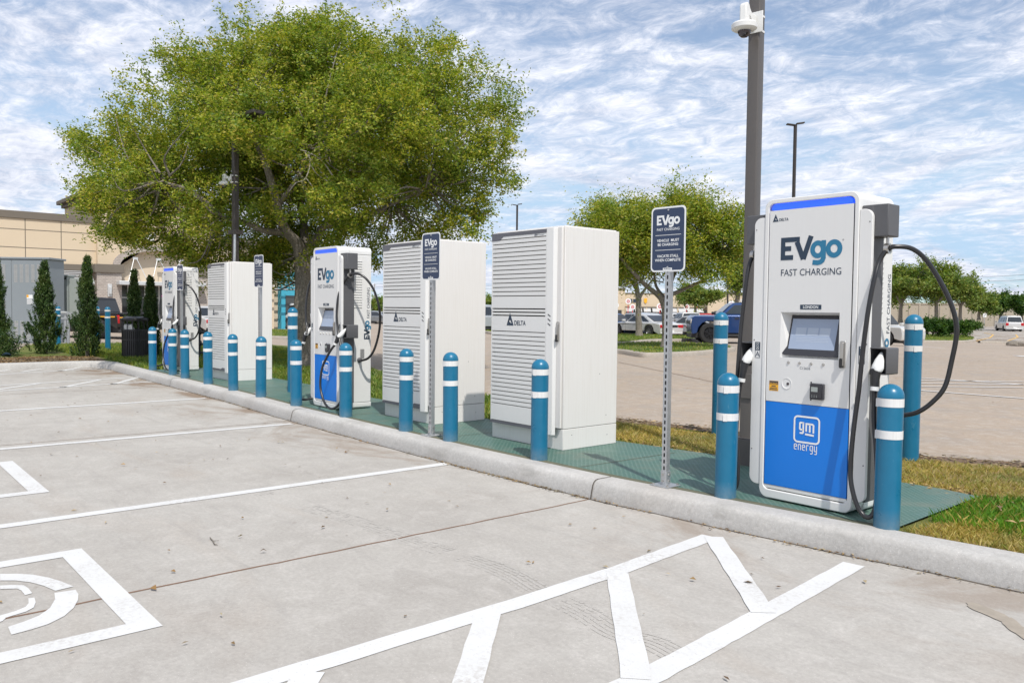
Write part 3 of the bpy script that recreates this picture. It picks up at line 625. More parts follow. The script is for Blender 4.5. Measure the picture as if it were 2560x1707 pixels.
# ---------------------------------------------------------------- lettering
def evgo(bm, fn, x0, z0, w, mi_a=0, mi_b=0):   # x0,z0 = left end of the baseline; w = total width
    k = w/445.; st = 33*k
    def T(p): return (x0+(p[0]-513)*k, z0+(550-p[1])*k)
    rb = lambda pts, mi, wd=st: ribbon(bm, [T(p) for p in pts], wd, fn=fn, mi=mi)
    rb([(530, 550), (530, 395)], mi_a); rb([(546, 411.5), (655, 411.5)], mi_a); rb([(546, 472), (592, 472)], mi_a); rb([(546, 533.5), (608, 533.5)], mi_a)
    rb([(634, 428), (684, 548)], mi_a, 36*k); rb([(684, 548), (738, 394)], mi_a, 36*k)
    def circ(cx, cy, rx, ry, mi): ribbon(bm, [T((cx+rx*math.cos(a), cy+ry*math.sin(a))) for a in np.linspace(0, 2*PI, 25)[:-1]], st, fn=fn, closed=True, mi=mi)
    circ(788, 487, 38, 43, mi_b); circ(902, 487, 41, 44, mi_b)
    rb([(829, 428), (829, 545), (822, 562), (808, 572), (788, 576), (752, 572)], mi_b)
def deltalogo(bm, fn, cx, cz, w, mi=0):        # triangle mark and word
    t = w*.36; x0 = cx-w/2
    ribbon(bm, [(x0+t*.16, cz-t*.42), (x0+t*.50, cz+t*.42), (x0+t*.88, cz-t*.42)], t*.2, fn=fn, closed=True, mi=mi)
    ribbon(bm, [(x0+t*.5+t*.17*math.cos(a), cz-t*.12+t*.17*math.sin(a)) for a in np.linspace(.6, 5.2, 10)], t*.12, fn=fn, mi=mi)
    text(bm, 'DELTA', fn, x0+w*.70, cz-t*.26, w=w*.58, h=t*.44, bold=.02, mi=mi)

# ---------------------------------------------------------------- chargers
Z0 = -.0016
def front(y): return lambda u, v: (u, y, v)
def make_charger():
    t = thing('charging_station', 'x', 'ev charger')
    # shell ring
    bm = new(); ring(bm, rrect(-.35, .012, .35, 2.16, .062, 8), rrect(-.318, .075, .318, 2.128, .04, 8), 0, .17)
    mk('front_shell', bm, 'white', t, bevel=.006)
    # front door panel with the recess opening
    X = (-.311, -.207, .233, .311); Z = (.715, 1.034, 1.356, 2.078)
    bm = new(); P = [[bm.verts.new((x, .006, z)) for z in Z] for x in X]
    for i in range(3):
        for j in range(3):
            if not (i == 1 and j == 1): bm.faces.new((P[i][j], P[i+1][j], P[i+1][j+1], P[i][j+1]))
    a, b, c, d = P[1][1], P[2][1], P[2][2], P[1][2]
    bk = [bm.verts.new(p) for p in ((-.150, .03, 1.034), (.233, .03, 1.034), (.233, .115, 1.330), (-.150, .115, 1.330))]
    for q in ((a, b, bk[1], bk[0]), (b, c, bk[2], bk[1]), (c, d, bk[3], bk[2]), (d, a, bk[0], bk[3]), tuple(bk)): bm.faces.new(q)
    pd = mk('door_panel', bm, 'panelgrey', t, smooth=0, fix=False); pd.data.update()
    sb = pd.modifiers.new('thick', 'SOLIDIFY'); sb.thickness = .004; sb.offset = 1
    bm = new(); box(bm, -.311, .311, .006, .06, .082, .108); mk('sill_panel', bm, 'panelgrey', t, bevel=.002)
    bm = new(); box(bm, -.311, .311, .003, .06, .110, .712); lp = mk('lower_panel', bm, 'blue', t, bevel=.002)
    bm = new(); prism(bm, rrect(-.30, 2.083, .300, 2.125, (.004, .004, .034, .034), 6), .010, .05); mk('light_bar', bm, 'led', t)
    bm = new(); box(bm, -.33, .33, .13, .48, .05, 2.10); mk('core', bm, 'dgrey', t)
    # tilted screen
    def tl(u, v, o=0):                          # u across, v up the tilted face
        f = (v+.155)/.31; return (u, .016+f*.080-o*.97, 1.034+.016+f*.290+o*.25)
    bm = new()
    for out, i0, mi in ((rrect(-.196, -.155, .228, .155, .022, 5), 0, 0),):
        A = [bm.verts.new(tl(-.0+p[0]+(.02 if p[1] > 0 and p[0] < 0 else 0), p[1], .0)) for p in out]; B = [bm.verts.new(tl(p[0]+(.02 if p[1] > 0 and p[0] < 0 else 0), p[1], .012)) for p in out]
        n = len(A)
        for i in range(n): bm.faces.new((A[i], A[(i+1) % n], B[(i+1) % n], B[i]))
        bm.faces.new(B[::-1])
    sc = mk('screen_bezel', bm, 'screenw', t)
    bm = new(); f2 = lambda u, v: tl(u, v, .0135)
    poly = [f2(-.150, -.108), f2(.192, -.108), f2(.192, .118), f2(-.150, .118)]; bm.faces.new([bm.verts.new(p) for p in poly])
    sg = mk('display', bm, 'screen', sc, smooth=0)
    bm = new(); f3 = lambda u, v: tl(u, v, .0142)
    for x in (-.112, -.022, .068):
        bm.faces.new([bm.verts.new(f3(*p)) for p in ((x, -.005), (x+.078, -.005), (x+.078, .052), (x, .052))])
    for z in (-.028, -.040, -.052): bm.faces.new([bm.verts.new(f3(*p)) for p in ((-.10, z), (.14, z), (.14, z+.004), (-.10, z+.004))])
    mk('screen_buttons', bm, 'screencard', sc, smooth=0)
    # name plate
    bm = new(); box(bm, -.057, .100, .0005, .006, 1.376, 1.408); mk('name_plate', bm, 'ink', t)
    # handle
    bm = new(); prism(bm, rrect(.243, .985, .281, 1.165, .006, 3), -.004, .006); box(bm, .250, .274, -.02, -.004, 1.0, 1.155)
    h = mk('door_handle', bm, 'chrome', t, bevel=.003)
    bm = new(); prism(bm, rrect(.250, .985, .270, 1.05, .009, 5), -.026, -.004); mk('lever', bm, 'black', h)
    for x in (-.137, -.052, .035, .125): bm = new(); lathe(bm, [(0, -.004), (.009, -.003), (.010, .0), (.012, .006)], 14, (x, .0, 1.0), axis='y'); mk('lock_screw', bm, 'chrome', t)
    # sticker, camera eye, card reader
    bm = new(); f = front(.0012)
    def rect(x0, z0, x1, z1, mi=0): bm.faces.new([bm.verts.new(f(*p)) for p in ((x0, z0), (x1, z0), (x1, z1), (x0, z1))]).material_index = mi
    f = front(.0008); rect(-.285, .790, -.212, .862, 0); f = front(.0004); rect(-.283, .836, -.214, .860, 1)
    f = front(-.0002); text(bm, 'ELECTRICITY', f, -.2485, .843, w=.062, h=.011, bold=.03, mi=0)
    f = front(.0002); rect(-.266, .820, -.231, .827, 1); rect(-.277, .808, -.221, .813, 1); rect(-.280, .796, -.218, .802, 1)
    mk('warning_sticker', bm, ['yellow', 'ink'], t, smooth=0, fix=False)
    bm = new(); lathe(bm, [(.039, .0055), (.0385, -.001), (.034, .0), (.026, .005), (0, .0052)], 28, (-.147, 0, .850), axis='y'); cm = mk('camera_recess', bm, 'white', t)
    bm = new(); lathe(bm, [(.0, -.002), (.010, -.001), (.011, .005)], 16, (-.138, 0, .848), axis='y'); mk('camera_lens', bm, 'lens', cm)
    bm = new(); prism(bm, rrect(.020, .745, .200, .880, .010, 4), .002, .006); cr = mk('card_reader_plate', bm, 'panelgrey', t, bevel=.001)
    bm = new(); prism(bm, rrect(.046, .758, .142, .868, .008, 3), -.028, .002); box(bm, .052, .136, -.034, -.028, .770, .860)
    for z in (.752, .872): lathe(bm, [(0, -.004), (.006, -.003), (.006, .002)], 10, (.040, 0, z), axis='y')
    rd = mk('card_reader', bm, 'screenw', cr, bevel=.003)
    bm = new(); f = front(-.0348); rect(.060, .812, .108, .845); [rect(.064+i*.017, .785-j*.010, .070+i*.017, .789-j*.010) for i in range(3) for j in range(2)]
    mk('reader_display', bm, 'boxgreen', rd, smooth=0)
    # lettering on the door
    bm = new(); f = front(.0006)
    evgo(bm, f, -.218, 1.722, .456, 0, 1); text(bm, 'FAST CHARGING', f, .012, 1.634, w=.448, h=.047, mi=0)
    text(bm, '®', f, .244, 1.842, h=.012)
    deltalogo(bm, f, -.225, 2.022, .125, 0)
    mk('door_lettering', bm, ['ink', 'teal'], t, smooth=0, fix=False)
    bm = new(); f = front(.0008)
    ribbon(bm, rrect(-.078, .449, .108, .628, .026, 6), .0125, fn=f, closed=True)
    G_ = lambda pts, wd=.0125: ribbon(bm, [(-.078+(x-225)/730.*.186, .638-(y-200)/840.*.186) for x, y in pts], wd, fn=f)
    G_([(490, 440), (410, 440), (390, 455), (388, 630), (405, 655), (490, 655)]); G_([(490, 416), (490, 730), (470, 765), (385, 768)])
    G_([(578, 705), (578, 432)]); G_([(604, 460), (760, 460), (790, 490), (790, 735)]); G_([(682, 470), (682, 720)]); G_([(548, 788), (806, 806)], .013)
    # energy, drawn letter by letter like the rounded-square face of the original
    lx = -.078
    def Lt(pts, ox, wd=.0058): ribbon(bm, [(lx+ox+x*.022, .395+z*.036) for x, z in pts], wd, fn=f)
    Ee = [(.1, .55), (.9, .55), (.9, .85), (.75, 1), (.25, 1), (.1, .85), (.1, .15), (.25, 0), (.9, 0)]
    Lt(Ee, 0); Lt([(.1, -.08), (.1, 1.08)], .031); Lt([(.1, 1), (.7, 1), (.9, .85), (.9, -.08)], .031); Lt(Ee, .062); Lt([(.1, -.08), (.1, 1.08)], .093); Lt([(.1, .9), (.3, 1), (.8, 1)], .093)
    Lt([(.9, .1), (.25, .1), (.1, .2), (.1, .85), (.25, 1), (.9, 1), (.9, -.35), (.75, -.5), (.2, -.5)], .120); Lt([(.1, 1.08), (.1, .2), (.25, .05), (.9, .05)], .151); Lt([(.9, 1.08), (.9, -.35), (.75, -.5), (.2, -.5)], .151)
    mk('lower_lettering', bm, 'signwhite', lp, smooth=0, fix=False)
    # side fins, dark columns, rear body, roof
    for s, L_ in ((-1, 'A'), (1, 'B')):
        x0, x1 = sorted((s*.352, s*.437)); rr = (0, .055, .055, 0) if s > 0 else (.055, 0, 0, .055)
        bm = new(); prism(bm, rrect(x0, .098, x1, 2.035, rr, 8), .006, .035); fin_ = mk('side_fin', bm, 'white', t, bevel=.003)
        bm = new(); f = front(.0045); xc = s*.390
        bm.faces.new([bm.verts.new(f(*p)) for p in ((xc-.021, 1.078), (xc+.021, 1.078), (xc+.021, 1.135), (xc-.021, 1.135))]).material_index = 0
        ribbon(bm, [(xc-.0195, 1.0205), (xc+.0195, 1.0205), (xc+.0195, 1.076), (xc-.0195, 1.076)], .003, fn=f, closed=True)
        text(bm, L_, f, xc, 1.048, h=.036, mi=0)
        f = front(.0036); text(bm, 'CCS', f, xc, 1.125, h=.010, bold=.02, mi=1)
        ribbon(bm, arc(xc, 1.106, .008, 0, 345, 12), .0025, fn=f, closed=True, mi=1); ribbon(bm, rrect(xc-.010, 1.083, xc+.010, 1.094, .005, 3), .0025, fn=f, closed=True, mi=1)
        mk('connector_label', bm, ['ink', 'signwhite'], fin_, smooth=0, fix=False)
        bm = new(); x0, x1 = sorted((s*.352, s*.425)); box(bm, x0, x1, .036, .200, .10, 2.06); mk('side_column', bm, 'dgrey', t, bevel=.004)
        bm = new(); x0, x1 = sorted((s*.353, s*.525)); box(bm, x0, x1, .037, .195, 1.853, 2.062); mk('cable_box', bm, 'dgrey', t, bevel=.006)
        # holster: open-fronted box
        bm = new(); x0, x1 = sorted((s*.426, s*.548)); ring(bm, rrect(x0, .955, x1, 1.130, .010, 3), rrect(x0+.007, .962, x1-.007, 1.123, .006, 3), .022, .19)
        box(bm, x0+.002, x1-.002, .186, .191, .957, 1.128); mk('plug_holster', bm, 'dgrey', t, bevel=.002)
        # ring clamp
        bm = new(); tube(bm, [(s*.495, .10, 1.853), (s*.497, .10, 1.80)], .009, 10); lathe(bm, [(.022, -.014), (.035, -.014), (.035, .014), (.022, .014)], 18, (s*.500, .095, 1.775), axis='x'); mk('cable_clamp', bm, 'chrome', t)
    bm = new(); box(bm, -.350, .350, .201, .500, .085, 2.055); rb_ = mk('rear_body', bm, 'white', t, bevel=.008)
    # roof and base wrap: rounded in front view, through the whole depth
    bm = new(); o_ = rrect(-.350, 2.0575, .350, 2.16, (0, 0, .062, .062), 8); prism(bm, o_, .171, .500); mk('roof', bm, 'white', t, bevel=.006)
    bm = new(); o_ = rrect(-.352, .010, .352, .082, (.03, .03, 0, 0), 5); prism(bm, o_, .171, .503); mk('base_skirt', bm, 'white', t, bevel=.006)
    # vents and lettering on both sides
    for s in (1, -1):
        bm = new()
        for i in range(19): z = 2.0-.034*i-.03; boxr(bm, Vector((s*.352, .285, z)), (.010, .145, .012), Matrix.Rotation(s*R_(18), 4, 'Y'))
        mk('vent_louvres', bm, 'panelgrey', rb_, bevel=.001)
        bm = new()
        for i in range(9): box(bm, *(sorted((s*.350, s*.3535))), .335, .395, .68+i*.014, .685+i*.014)
        mk('lower_vent', bm, 'slot', rb_)
        bm = new(); fs_ = (lambda u, v: (.3515, .40+.0-(v), 1.0+u)) if s > 0 else (lambda u, v: (-.3515, .40+v, 1.0+u))
        if s > 0:
            fs_ = lambda u, v: (.3515, .455-v, .93+u)
            evgo(bm, fs_, .0, -.022, .25, 0, 1); text(bm, 'FAST CHARGING', fs_, .49, .0, w=.41, h=.043, mi=0)
        else:
            fs_ = lambda u, v: (-.3515, .455+v, .93+1.13-u)
            evgo(bm, fs_, .0, -.022, .25, 0, 1); text(bm, 'FAST CHARGING', fs_, .49, .0, w=.41, h=.043, mi=0)
        mk('side_lettering', bm, ['ink', 'teal'], rb_, smooth=0, fix=False)
    bm = new(); 
    for s in (-1, 1):
        for z in (.35, 1.15, 1.95): lathe(bm, [(0, -.0005), (.004, .0), (.004, .006)], 8, (s*.42, .004, z), axis='y')
    mk('fin_screws', bm, 'slot', t)
    return t
def add_cables(t, A, B, pa, pb, loopB, name):
    for path, plug, loop, s in ((A, pa, None, -1), (B, pb, loopB, 1)):
        cab = new(); tube(cab, catmull(path, 7), .0155, 12); c = mk('charging_cable', cab, 'rubber', t)
        if loop:
            bm = new(); tube(bm, catmull([(s*.50, .095, 1.775)]+loop+[(.36, loop[-1][1], loop[-1][2])], 7), .0155, 12); mk('charging_cable', bm, 'rubber', t)
            bm = new(); lathe(bm, [(0, .352), (.034, .352), (.034, .365), (.022, .372), (.020, .41), (0, .41)], 16, (0, loop[-1][1], loop[-1][2]), axis='x'); mk('cable_inlet', bm, 'dgrey', t)
        p = [Vector(q) for q in plug]; e = p[-1]; hd = new()
        # white nose of the plug, black grip, white collar
        tube(hd, [p[1], p[1].lerp(p[2], .5), p[2], p[2].lerp(e, .5), e], [.026, .037, .039, .029, .010], 14, flat=.85); c2 = mk('plug_head', hd, 'white_pl', t, smooth=50)
        bm = new(); tube(bm, [p[0], p[0].lerp(p[1], .5), p[1]+(p[2]-p[1])*.12], [.021, .026, .031], 14); mk('plug_grip', bm, 'black', c2)
        bm = new(); tube(bm, [p[0]-(p[1]-p[0]).normalized()*.012, p[0]+(p[1]-p[0]).normalized()*.014], .0265, 14); mk('collar', bm, 'white_pl', c2)
        bm = new(); d = (p[2]-p[1]).normalized(); q = p[1]+d*.015; lathe(bm, [(0, -.004), (.012, -.003), (.012, .003)], 14, (q.x-.010, q.y-.034, q.z), axis='y'); mk('plug_button', bm, 'black', c2)
def name_it(t, s, idn):
    bm = new(); f = front(-.0001); text(bm, s, f, .0215, 1.392, w=.112 if len(s) > 5 else .075, h=.019, bold=.02); mk('name_lettering', bm, 'signwhite', t, smooth=0, fix=False)
    if not idn: return
    bm = new(); f = front(.0015); text(bm, idn, f, -.01, .966, w=.078, h=.017, mi=0); mk('id_lettering', bm, 'ink', t, smooth=0, fix=False)
GC = 'white charging stations along the kerb'
c1 = make_charger(); c2 = dup(c1); c3 = dup(c1)
for t, loc, lab in ((c1, (-2.952, 5.20, DK), 'white charging station nearest the camera with LONDON name plate and blue lower panel'), (c2, (-9.915, 5.14, DK), 'white charging station in front of the large oak trunk, second from the camera'), (c3, (-17.54, 5.50, DK), 'white charging station farthest away, beside the black litter bin')):
    t.location = loc; t['label'] = lab; t['group'] = GC
name_it(c1, 'LONDON', 'C12636'); name_it(c2, 'MINCH', None)
A1 = [(-.50, .085, 1.77), (-.505, .05, 1.70), (-.507, .02, 1.586), (-.527, 0, 1.28), (-.535, -.02, .972), (-.543, -.03, .6), (-.543, -.04, .395), (-.542, -.05, .189), (-.538, -.05, .09), (-.519, -.05, .045), (-.500, -.05, .10), (-.499, -.05, .247), (-.518, -.05, .399), (-.512, -.05, .605), (-.498, -.05, .78), (-.483, -.05, .851)]
pA1 = [(-.483, -.05, .851), (-.470, -.035, .975), (-.462, -.01, 1.01), (-.470, .05, 1.085)]
B1 = [(.50, .08, 1.77), (.468, .05, 1.693), (.464, 0, 1.584), (.451, -.03, 1.432), (.438, -.05, 1.253), (.422, -.06, 1.029), (.414, -.07, .849), (.397, -.08, .648), (.388, -.09, .476), (.389, -.1, .296), (.421, -.11, .167), (.465, -.11, .076), (.516, -.11, .045), (.551, -.1, .085), (.561, -.09, .19), (.556, -.08, .321), (.538, -.07, .495), (.515, -.06, .66), (.508, -.05, .801), (.508, -.05, .868)]
pB1 = [(.508, -.05, .868), (.509, -.04, .975), (.510, -.02, 1.005), (.497, .055, 1.095)]
L1 = [(.541, .11, 1.787), (.616, .18, 1.774), (.68, .26, 1.695), (.759, .33, 1.526), (.811, .37, 1.367), (.825, .39, 1.233), (.801, .39, 1.053), (.771, .37, .88), (.709, .34, .777), (.636, .31, .708), (.556, .29, .678), (.479, .26, .672)]
add_cables(c1, A1, B1, pA1, pB1, L1, 'c1')
B2 = [(.50, .08, 1.775), (.44, .05, 1.70), (.375, .03, 1.60), (.352, .0, 1.47), (.358, -.02, 1.259), (.405, -.03, 1.08), (.50, -.05, .906), (.59, -.06, .737), (.64, -.05, .566), (.655, -.05, .431), (.65, -.07, .276), (.61, -.12, .118), (.50, -.16, .05), (.38, -.18, .085), (.268, -.18, .195), (.195, -.17, .35), (.205, -.15, .55), (.275, -.12, .698), (.37, -.1, .811), (.437, -.08, .878)]
pB2 = [(.437, -.08, .878), (.462, -.055, .965), (.476, -.02, 1.0), (.487, .05, 1.085)]
L2 = [(.517, .1, 1.79), (.60, .17, 1.789), (.68, .24, 1.718), (.75, .31, 1.568), (.76, .38, 1.338), (.70, .42, 1.086), (.62, .4, .83), (.536, .36, .698), (.43, .32, .655)]
A2 = [(-.50, .085, 1.775), (-.56, .06, 1.70), (-.59, .03, 1.538), (-.575, .0, 1.325), (-.54, -.01, 1.15), (-.49, -.02, 1.06), (-.46, -.05, .98)]
A2b = [(-.54, -.05, .86), (-.60, -.06, .79), (-.68, -.08, .68), (-.74, -.1, .55), (-.765, -.1, .407), (-.70, -.1, .231), (-.58, -.1, .11), (-.47, -.09, .075), (-.40, -.02, .09), (-.38, .10, .14)]
pA2 = [(-.54, -.05, .86), (-.515, -.035, .965), (-.502, -.01, 1.0), (-.487, .05, 1.085)]
for t in (c2, c3):
    add_cables(t, A2, B2, pA2, pB2, L2, 'c2'); bm = new(); tube(bm, catmull(A2b, 7), .0155, 12); mk('charging_cable', bm, 'rubber', t)

# ---------------------------------------------------------------- power cabinets
def make_cabinet():
    # local: origin at front-right corner of the body on the deck; x from -1.085 to 0, y from 0 to .76, z 0..2.15
    W, DD, H = 1.078, .757, 2.15
    t = thing('power_cabinet', 'x', 'power cabinet')
    bm = new(); box(bm, -W, 0, .0, DD, .205, H); mk('cabinet_body', bm, 'cabwhite', t, bevel=.004)
    bm = new(); box(bm, -W, 0, .0, DD, 0, .2005); mk('plinth', bm, 'cabwhite', t, bevel=.003)
    bm = new(); box(bm, -W+.012, -.018, -.028, -.001, .212, H-.006); d = mk('front_door', bm, 'cabwhite', t, bevel=.004)
    # slatted grille panel: boards with real gaps
    XL, XR = -W+.042, -.196; y0, y1 = -.062, -.030
    bm = new(); box(bm, XL-.006, XR+.004, -.034, -.0285, .168, H-.012); mk('grille_backing', bm, 'slot', d)
    zs = []
    bm = new()
    def bd(z0, z1): box(bm, XL+.012, XR-.010, y0, y1, z0, z1)
    box(bm, XL, XL+.0115, y0, y1, .165, H-.02); box(bm, XR-.0095, XR+.002, y0, y1, .165, H-.02)
    top = 2.068; g_ = .0085; pt = .0443
    bd(top, 2.098)
    for i in range(13): bd(top-pt*(i+1), top-pt*i-g_)
    z = top-pt*13
    bd(z-.128, z-g_); z -= .128                       # plain band
    for i in range(2): bd(z-.034, z-g_-.004); z -= .034
    bd(z-.165, z-g_-.004); z -= .165                  # badge band
    n = 17
    for i in range(n): bd(z-pt, z-g_); z -= pt
    bd(.200, z-g_)
    mk('grille', bm, 'panelgrey', d, bevel=.002)
    bm = new(); q = [(XL, 2.135), (XL, 2.058), (XL+.13, 2.062), (XL+.19, 2.100), (XR, 2.100), (XR, 2.135)]; prism(bm, q[::-1], y0-.003, y1); mk('top_band', bm, 'bandgrey', d)
    bm = new(); q = [(XL, .168), (XR, .168), (XR, .225), (XR-.12, .225), (XR-.19, .196), (XL, .196)]; prism(bm, q, y0-.003, y1); mk('bottom_band', bm, 'bandgrey', d)
    bm = new(); q = [(XR+.004, -.064), (XR+.094, -.058), (XR+.120, -.029), (XR+.004, -.029)]; prism(bm, q, .140, H-.008, 'z'); sr = mk('door_stile', bm, 'white', d, bevel=.003)
    bm = new()
    for k in range(3):
        z = 1.27-.044*k; ribbon(bm, [(XR+.030, z+.040), (XR+.066, z+.018)], .009, fn=lambda u, v: (u, -.0660+(u-XR-.004)*.0667, v))
    mk('stile_slits', bm, 'slot', sr, smooth=0, fix=False)
    bm = new(); deltalogo(bm, front(y0-.0015), XL+.40, 1.245, .30, 0); text(bm, 'EV', front(y0-.0015), XR-.150, 2.083, w=.05, h=.022, bold=.03, shear=.2); text(bm, 'Charger', front(y0-.0015), XR-.080, 2.081, w=.085, h=.017, shear=.2)
    mk('maker_badge', bm, 'ink', d, smooth=0, fix=False)
    bm = new(); prism(bm, rrect(-.072, 1.05, -.036, 1.24, .006, 3), -.040, -.028); box(bm, -.064, -.044, -.050, -.040, 1.06, 1.22); h = mk('door_handle', bm, 'chrome', d, bevel=.003)
    bm = new(); prism(bm, rrect(-.064, 1.045, -.046, 1.115, .008, 4), -.060, -.040); mk('lever', bm, 'black', h)
    bm = new(); box(bm, -W+.02, -.02, .02, DD-.02, H, H+.012); mk('cabinet_lid', bm, 'cabwhite', t, bevel=.004)
    bm = new(); [lathe(bm, [(.0, 0), (.004, .0005), (.004, .002)], 8, (0, y, z), axis='x') for y, z in ((.12, .14), (.62, .10), (.60, .30), (.5, .72))]; mk('side_screws', bm, 'slot', t)
    return t
k1 = make_cabinet(); k2 = dup(k1); k3 = dup(k1)
for t, x, y, lab in ((k1, -5.585, 5.41, 'white power cabinet nearest the camera, with slatted front door'), (k2, -7.75, 5.41, 'white power cabinet behind the second sign post, middle of the three'), (k3, -14.42, 5.63, 'white power cabinet farthest away, next to the second dark pole')):
    t.location = (x, y, DK+.001); t['label'] = lab; t['group'] = 'white power cabinets'

# ---------------------------------------------------------------- sign posts
def make_sign():
    t = thing('sign_post', 'x', 'parking sign'); H = 2.15; w_, h_ = .318, .497
    bm = new(); prism(bm, rrect(-w_/2, H-h_, w_/2, H, .036, 7), -.0255, -.0228); pl = mk('sign_plate', bm, 'signwhite', t, bevel=.0008)
    bm = new(); f = front(-.0262); bm.faces.new([bm.verts.new(f(*p)) for p in rrect(-w_/2+.013, H-h_+.013, w_/2-.013, H-.013, .028, 7)]); mk('sign_field', bm, 'navy', pl, smooth=0, fix=False)
    bm = new(); f = front(-.0268); T = H
    evgo(bm, f, -.106, T-.138, .212); text(bm, 'FAST CHARGING', f, 0, T-.172, w=.208, h=.020, bold=.008)
    for z in (T-.216, T-.330): ribbon(bm, [(-.118, z), (.118, z)], .0035, fn=f)
    text(bm, 'VEHICLE  MUST', f, 0, T-.257, w=.205, h=.021, bold=.02); text(bm, 'BE CHARGING', f, 0, T-.288, w=.188, h=.021, bold=.02)
    text(bm, 'VACATE STALL', f, 0, T-.376, w=.200, h=.021, bold=.02); text(bm, 'WHEN COMPLETE', f, 0, T-.407, w=.238, h=.021, bold=.02)
    bm.faces.new([bm.verts.new(f(*p)) for p in ((-.042, T-h_+.012), (.042, T-h_+.012), (.042, T-h_+.030), (-.042, T-h_+.030))])
    mk('sign_lettering', bm, 'signwhite', pl, smooth=0, fix=False)
    bm = new(); text(bm, 'EVgo.com', front(-.0274), 0, T-h_+.021, w=.062, h=.011, bold=.02); mk('web_lettering', bm, 'ink', pl, smooth=0, fix=False)
    bm = new()
    for z in (T-.026, T-h_+.035): lathe(bm, [(0, -.031), (.006, -.0305), (.0075, -.0262)], 12, (0, 0, z), axis='y')
    mk('bolt', bm, 'steel', pl)
    # perforated square tube: the front wall is built round its holes
    a = .0225; bm = new(); z0, z1 = .012, H-.02; step = .0508; n = int((z1-z0)/step)
    def wall(fn, holes):
        hw, hh = .0072, .0165
        us = (-a, -hw, hw, a)
        for i in range(n+1):
            zb = z0+i*step; zt = min(z1, zb+step); zc = zb+step/2; q = lambda u0, u1, v0, v1: bm.faces.new([bm.verts.new(fn(u, v)) for u, v in ((u0, v0), (u1, v0), (u1, v1), (u0, v1))])
            if zt-zb < step*.9 or not holes: q(-a, a, zb, zt); continue
            q(-a, -hw, zb, zt); q(hw, a, zb, zt); q(-hw, hw, zb, zc-hh); q(-hw, hw, zc+hh, zt)
            for s_ in (-1, 1):      # round the slot ends
                bm.faces.new([bm.verts.new(fn(*p)) for p in ((-hw, zc+s_*hh), (-hw*.4, zc+s_*hh), (-hw, zc+s_*(hh-.006)))]); bm.faces.new([bm.verts.new(fn(*p)) for p in ((hw, zc+s_*hh), (hw*.4, zc+s_*hh), (hw, zc+s_*(hh-.006)))])
    wall(lambda u, v: (u, -a, v), True); wall(lambda u, v: (u, a, v), True); wall(lambda u, v: (-a, u, v), False); wall(lambda u, v: (a, u, v), False)
    box(bm, -a, a, -a, a, z1, z1+.001)
    mk('post', bm, 'steel', t, smooth=0, fix=False)
    bm = new(); box(bm, -.012, .012, -.0, .004, z0, z1-.01); mk('post_inner', bm, 'slot', t)
    b = .0275; bm = new(); ring(bm, rrect(-b, -b, b, b, .003, 2), rrect(-b+.004, -b+.004, b-.004, b-.004, .001, 2), .008, .115, 'z'); box(bm, -.085, .085, -.085, .085, .0005, .008); bs = mk('base_plate', bm, 'steel', t, bevel=.001)
    for x in (-1, 1):
        for y in (-1, 1): bm = new(); lathe(bm, [(.0, .022), (.006, .021), (.006, .016), (.011, .016), (.011, .008)], 6, (x*.066, y*.066, 0)); mk('anchor_bolt', bm, 'chrome', bs)
    for z in (.04, .09): bm = new(); lathe(bm, [(0, -.038), (.008, -.037), (.008, -.0275)], 6, (-.004, 0, z), axis='y'); lathe(bm, [(0, .038), (.008, .037), (.008, .0275)], 6, (0, .004, z), axis='x'); mk('clamp_bolts', bm, 'chrome', bs)
    return t
s1 = make_sign(); GS = 'charging signs on perforated posts'
for i, (x, y, rz, lab) in enumerate(((-3.975, 4.965, 3, 'navy charging sign on perforated steel post, left of the nearest charger'), (-7.10, 4.93, 2, 'navy charging sign on steel post in front of the middle power cabinet'), (-12.13, 5.18, 2, 'navy charging sign in front of the farthest power cabinet'), (-16.22, 5.33, 2, 'navy charging sign in front of the farthest charger'))):
    o = s1 if i == 0 else dup(s1); o.location = (x, y, DK+.001); o.rotation_euler = (0, 0, R_(rz)); o['label'] = lab; o['group'] = GS

# ---------------------------------------------------------------- light poles with cameras
def make_pole(H):
    t = thing('light_pole', 'x', 'light pole'); a = .0530
    bm = new(); prism(bm, rrect(-a, -a, a, a, .012, 3), .0, H, 'z'); mk('pole_shaft', bm, 'pole', t, smooth=60)
    bm = new(); prism(bm, rrect(-.105, -.105, .105, .105, .01, 2), 0.001, .24, 'z'); box(bm, -.095, .095, -.095, .095, .24, .25); mk('base_cover', bm, 'pole', t, bevel=.006)
    bm = new(); box(bm, -a-.006, a+.006, -a-.016, -a-.001, .60, .82); h = mk('handhole_cover', bm, 'pole', t, bevel=.003)
    bm = new()
    for z in (H-.15,):
        box(bm, -.9, -.12, -.14, .14, z, z+.07); box(bm, .12, .9, -.14, .14, z, z+.07); box(bm, -.12, .12, -.03, .03, z, z+.06)
    mk('lamp_heads', bm, 'poledark', t, bevel=.01)
    return t
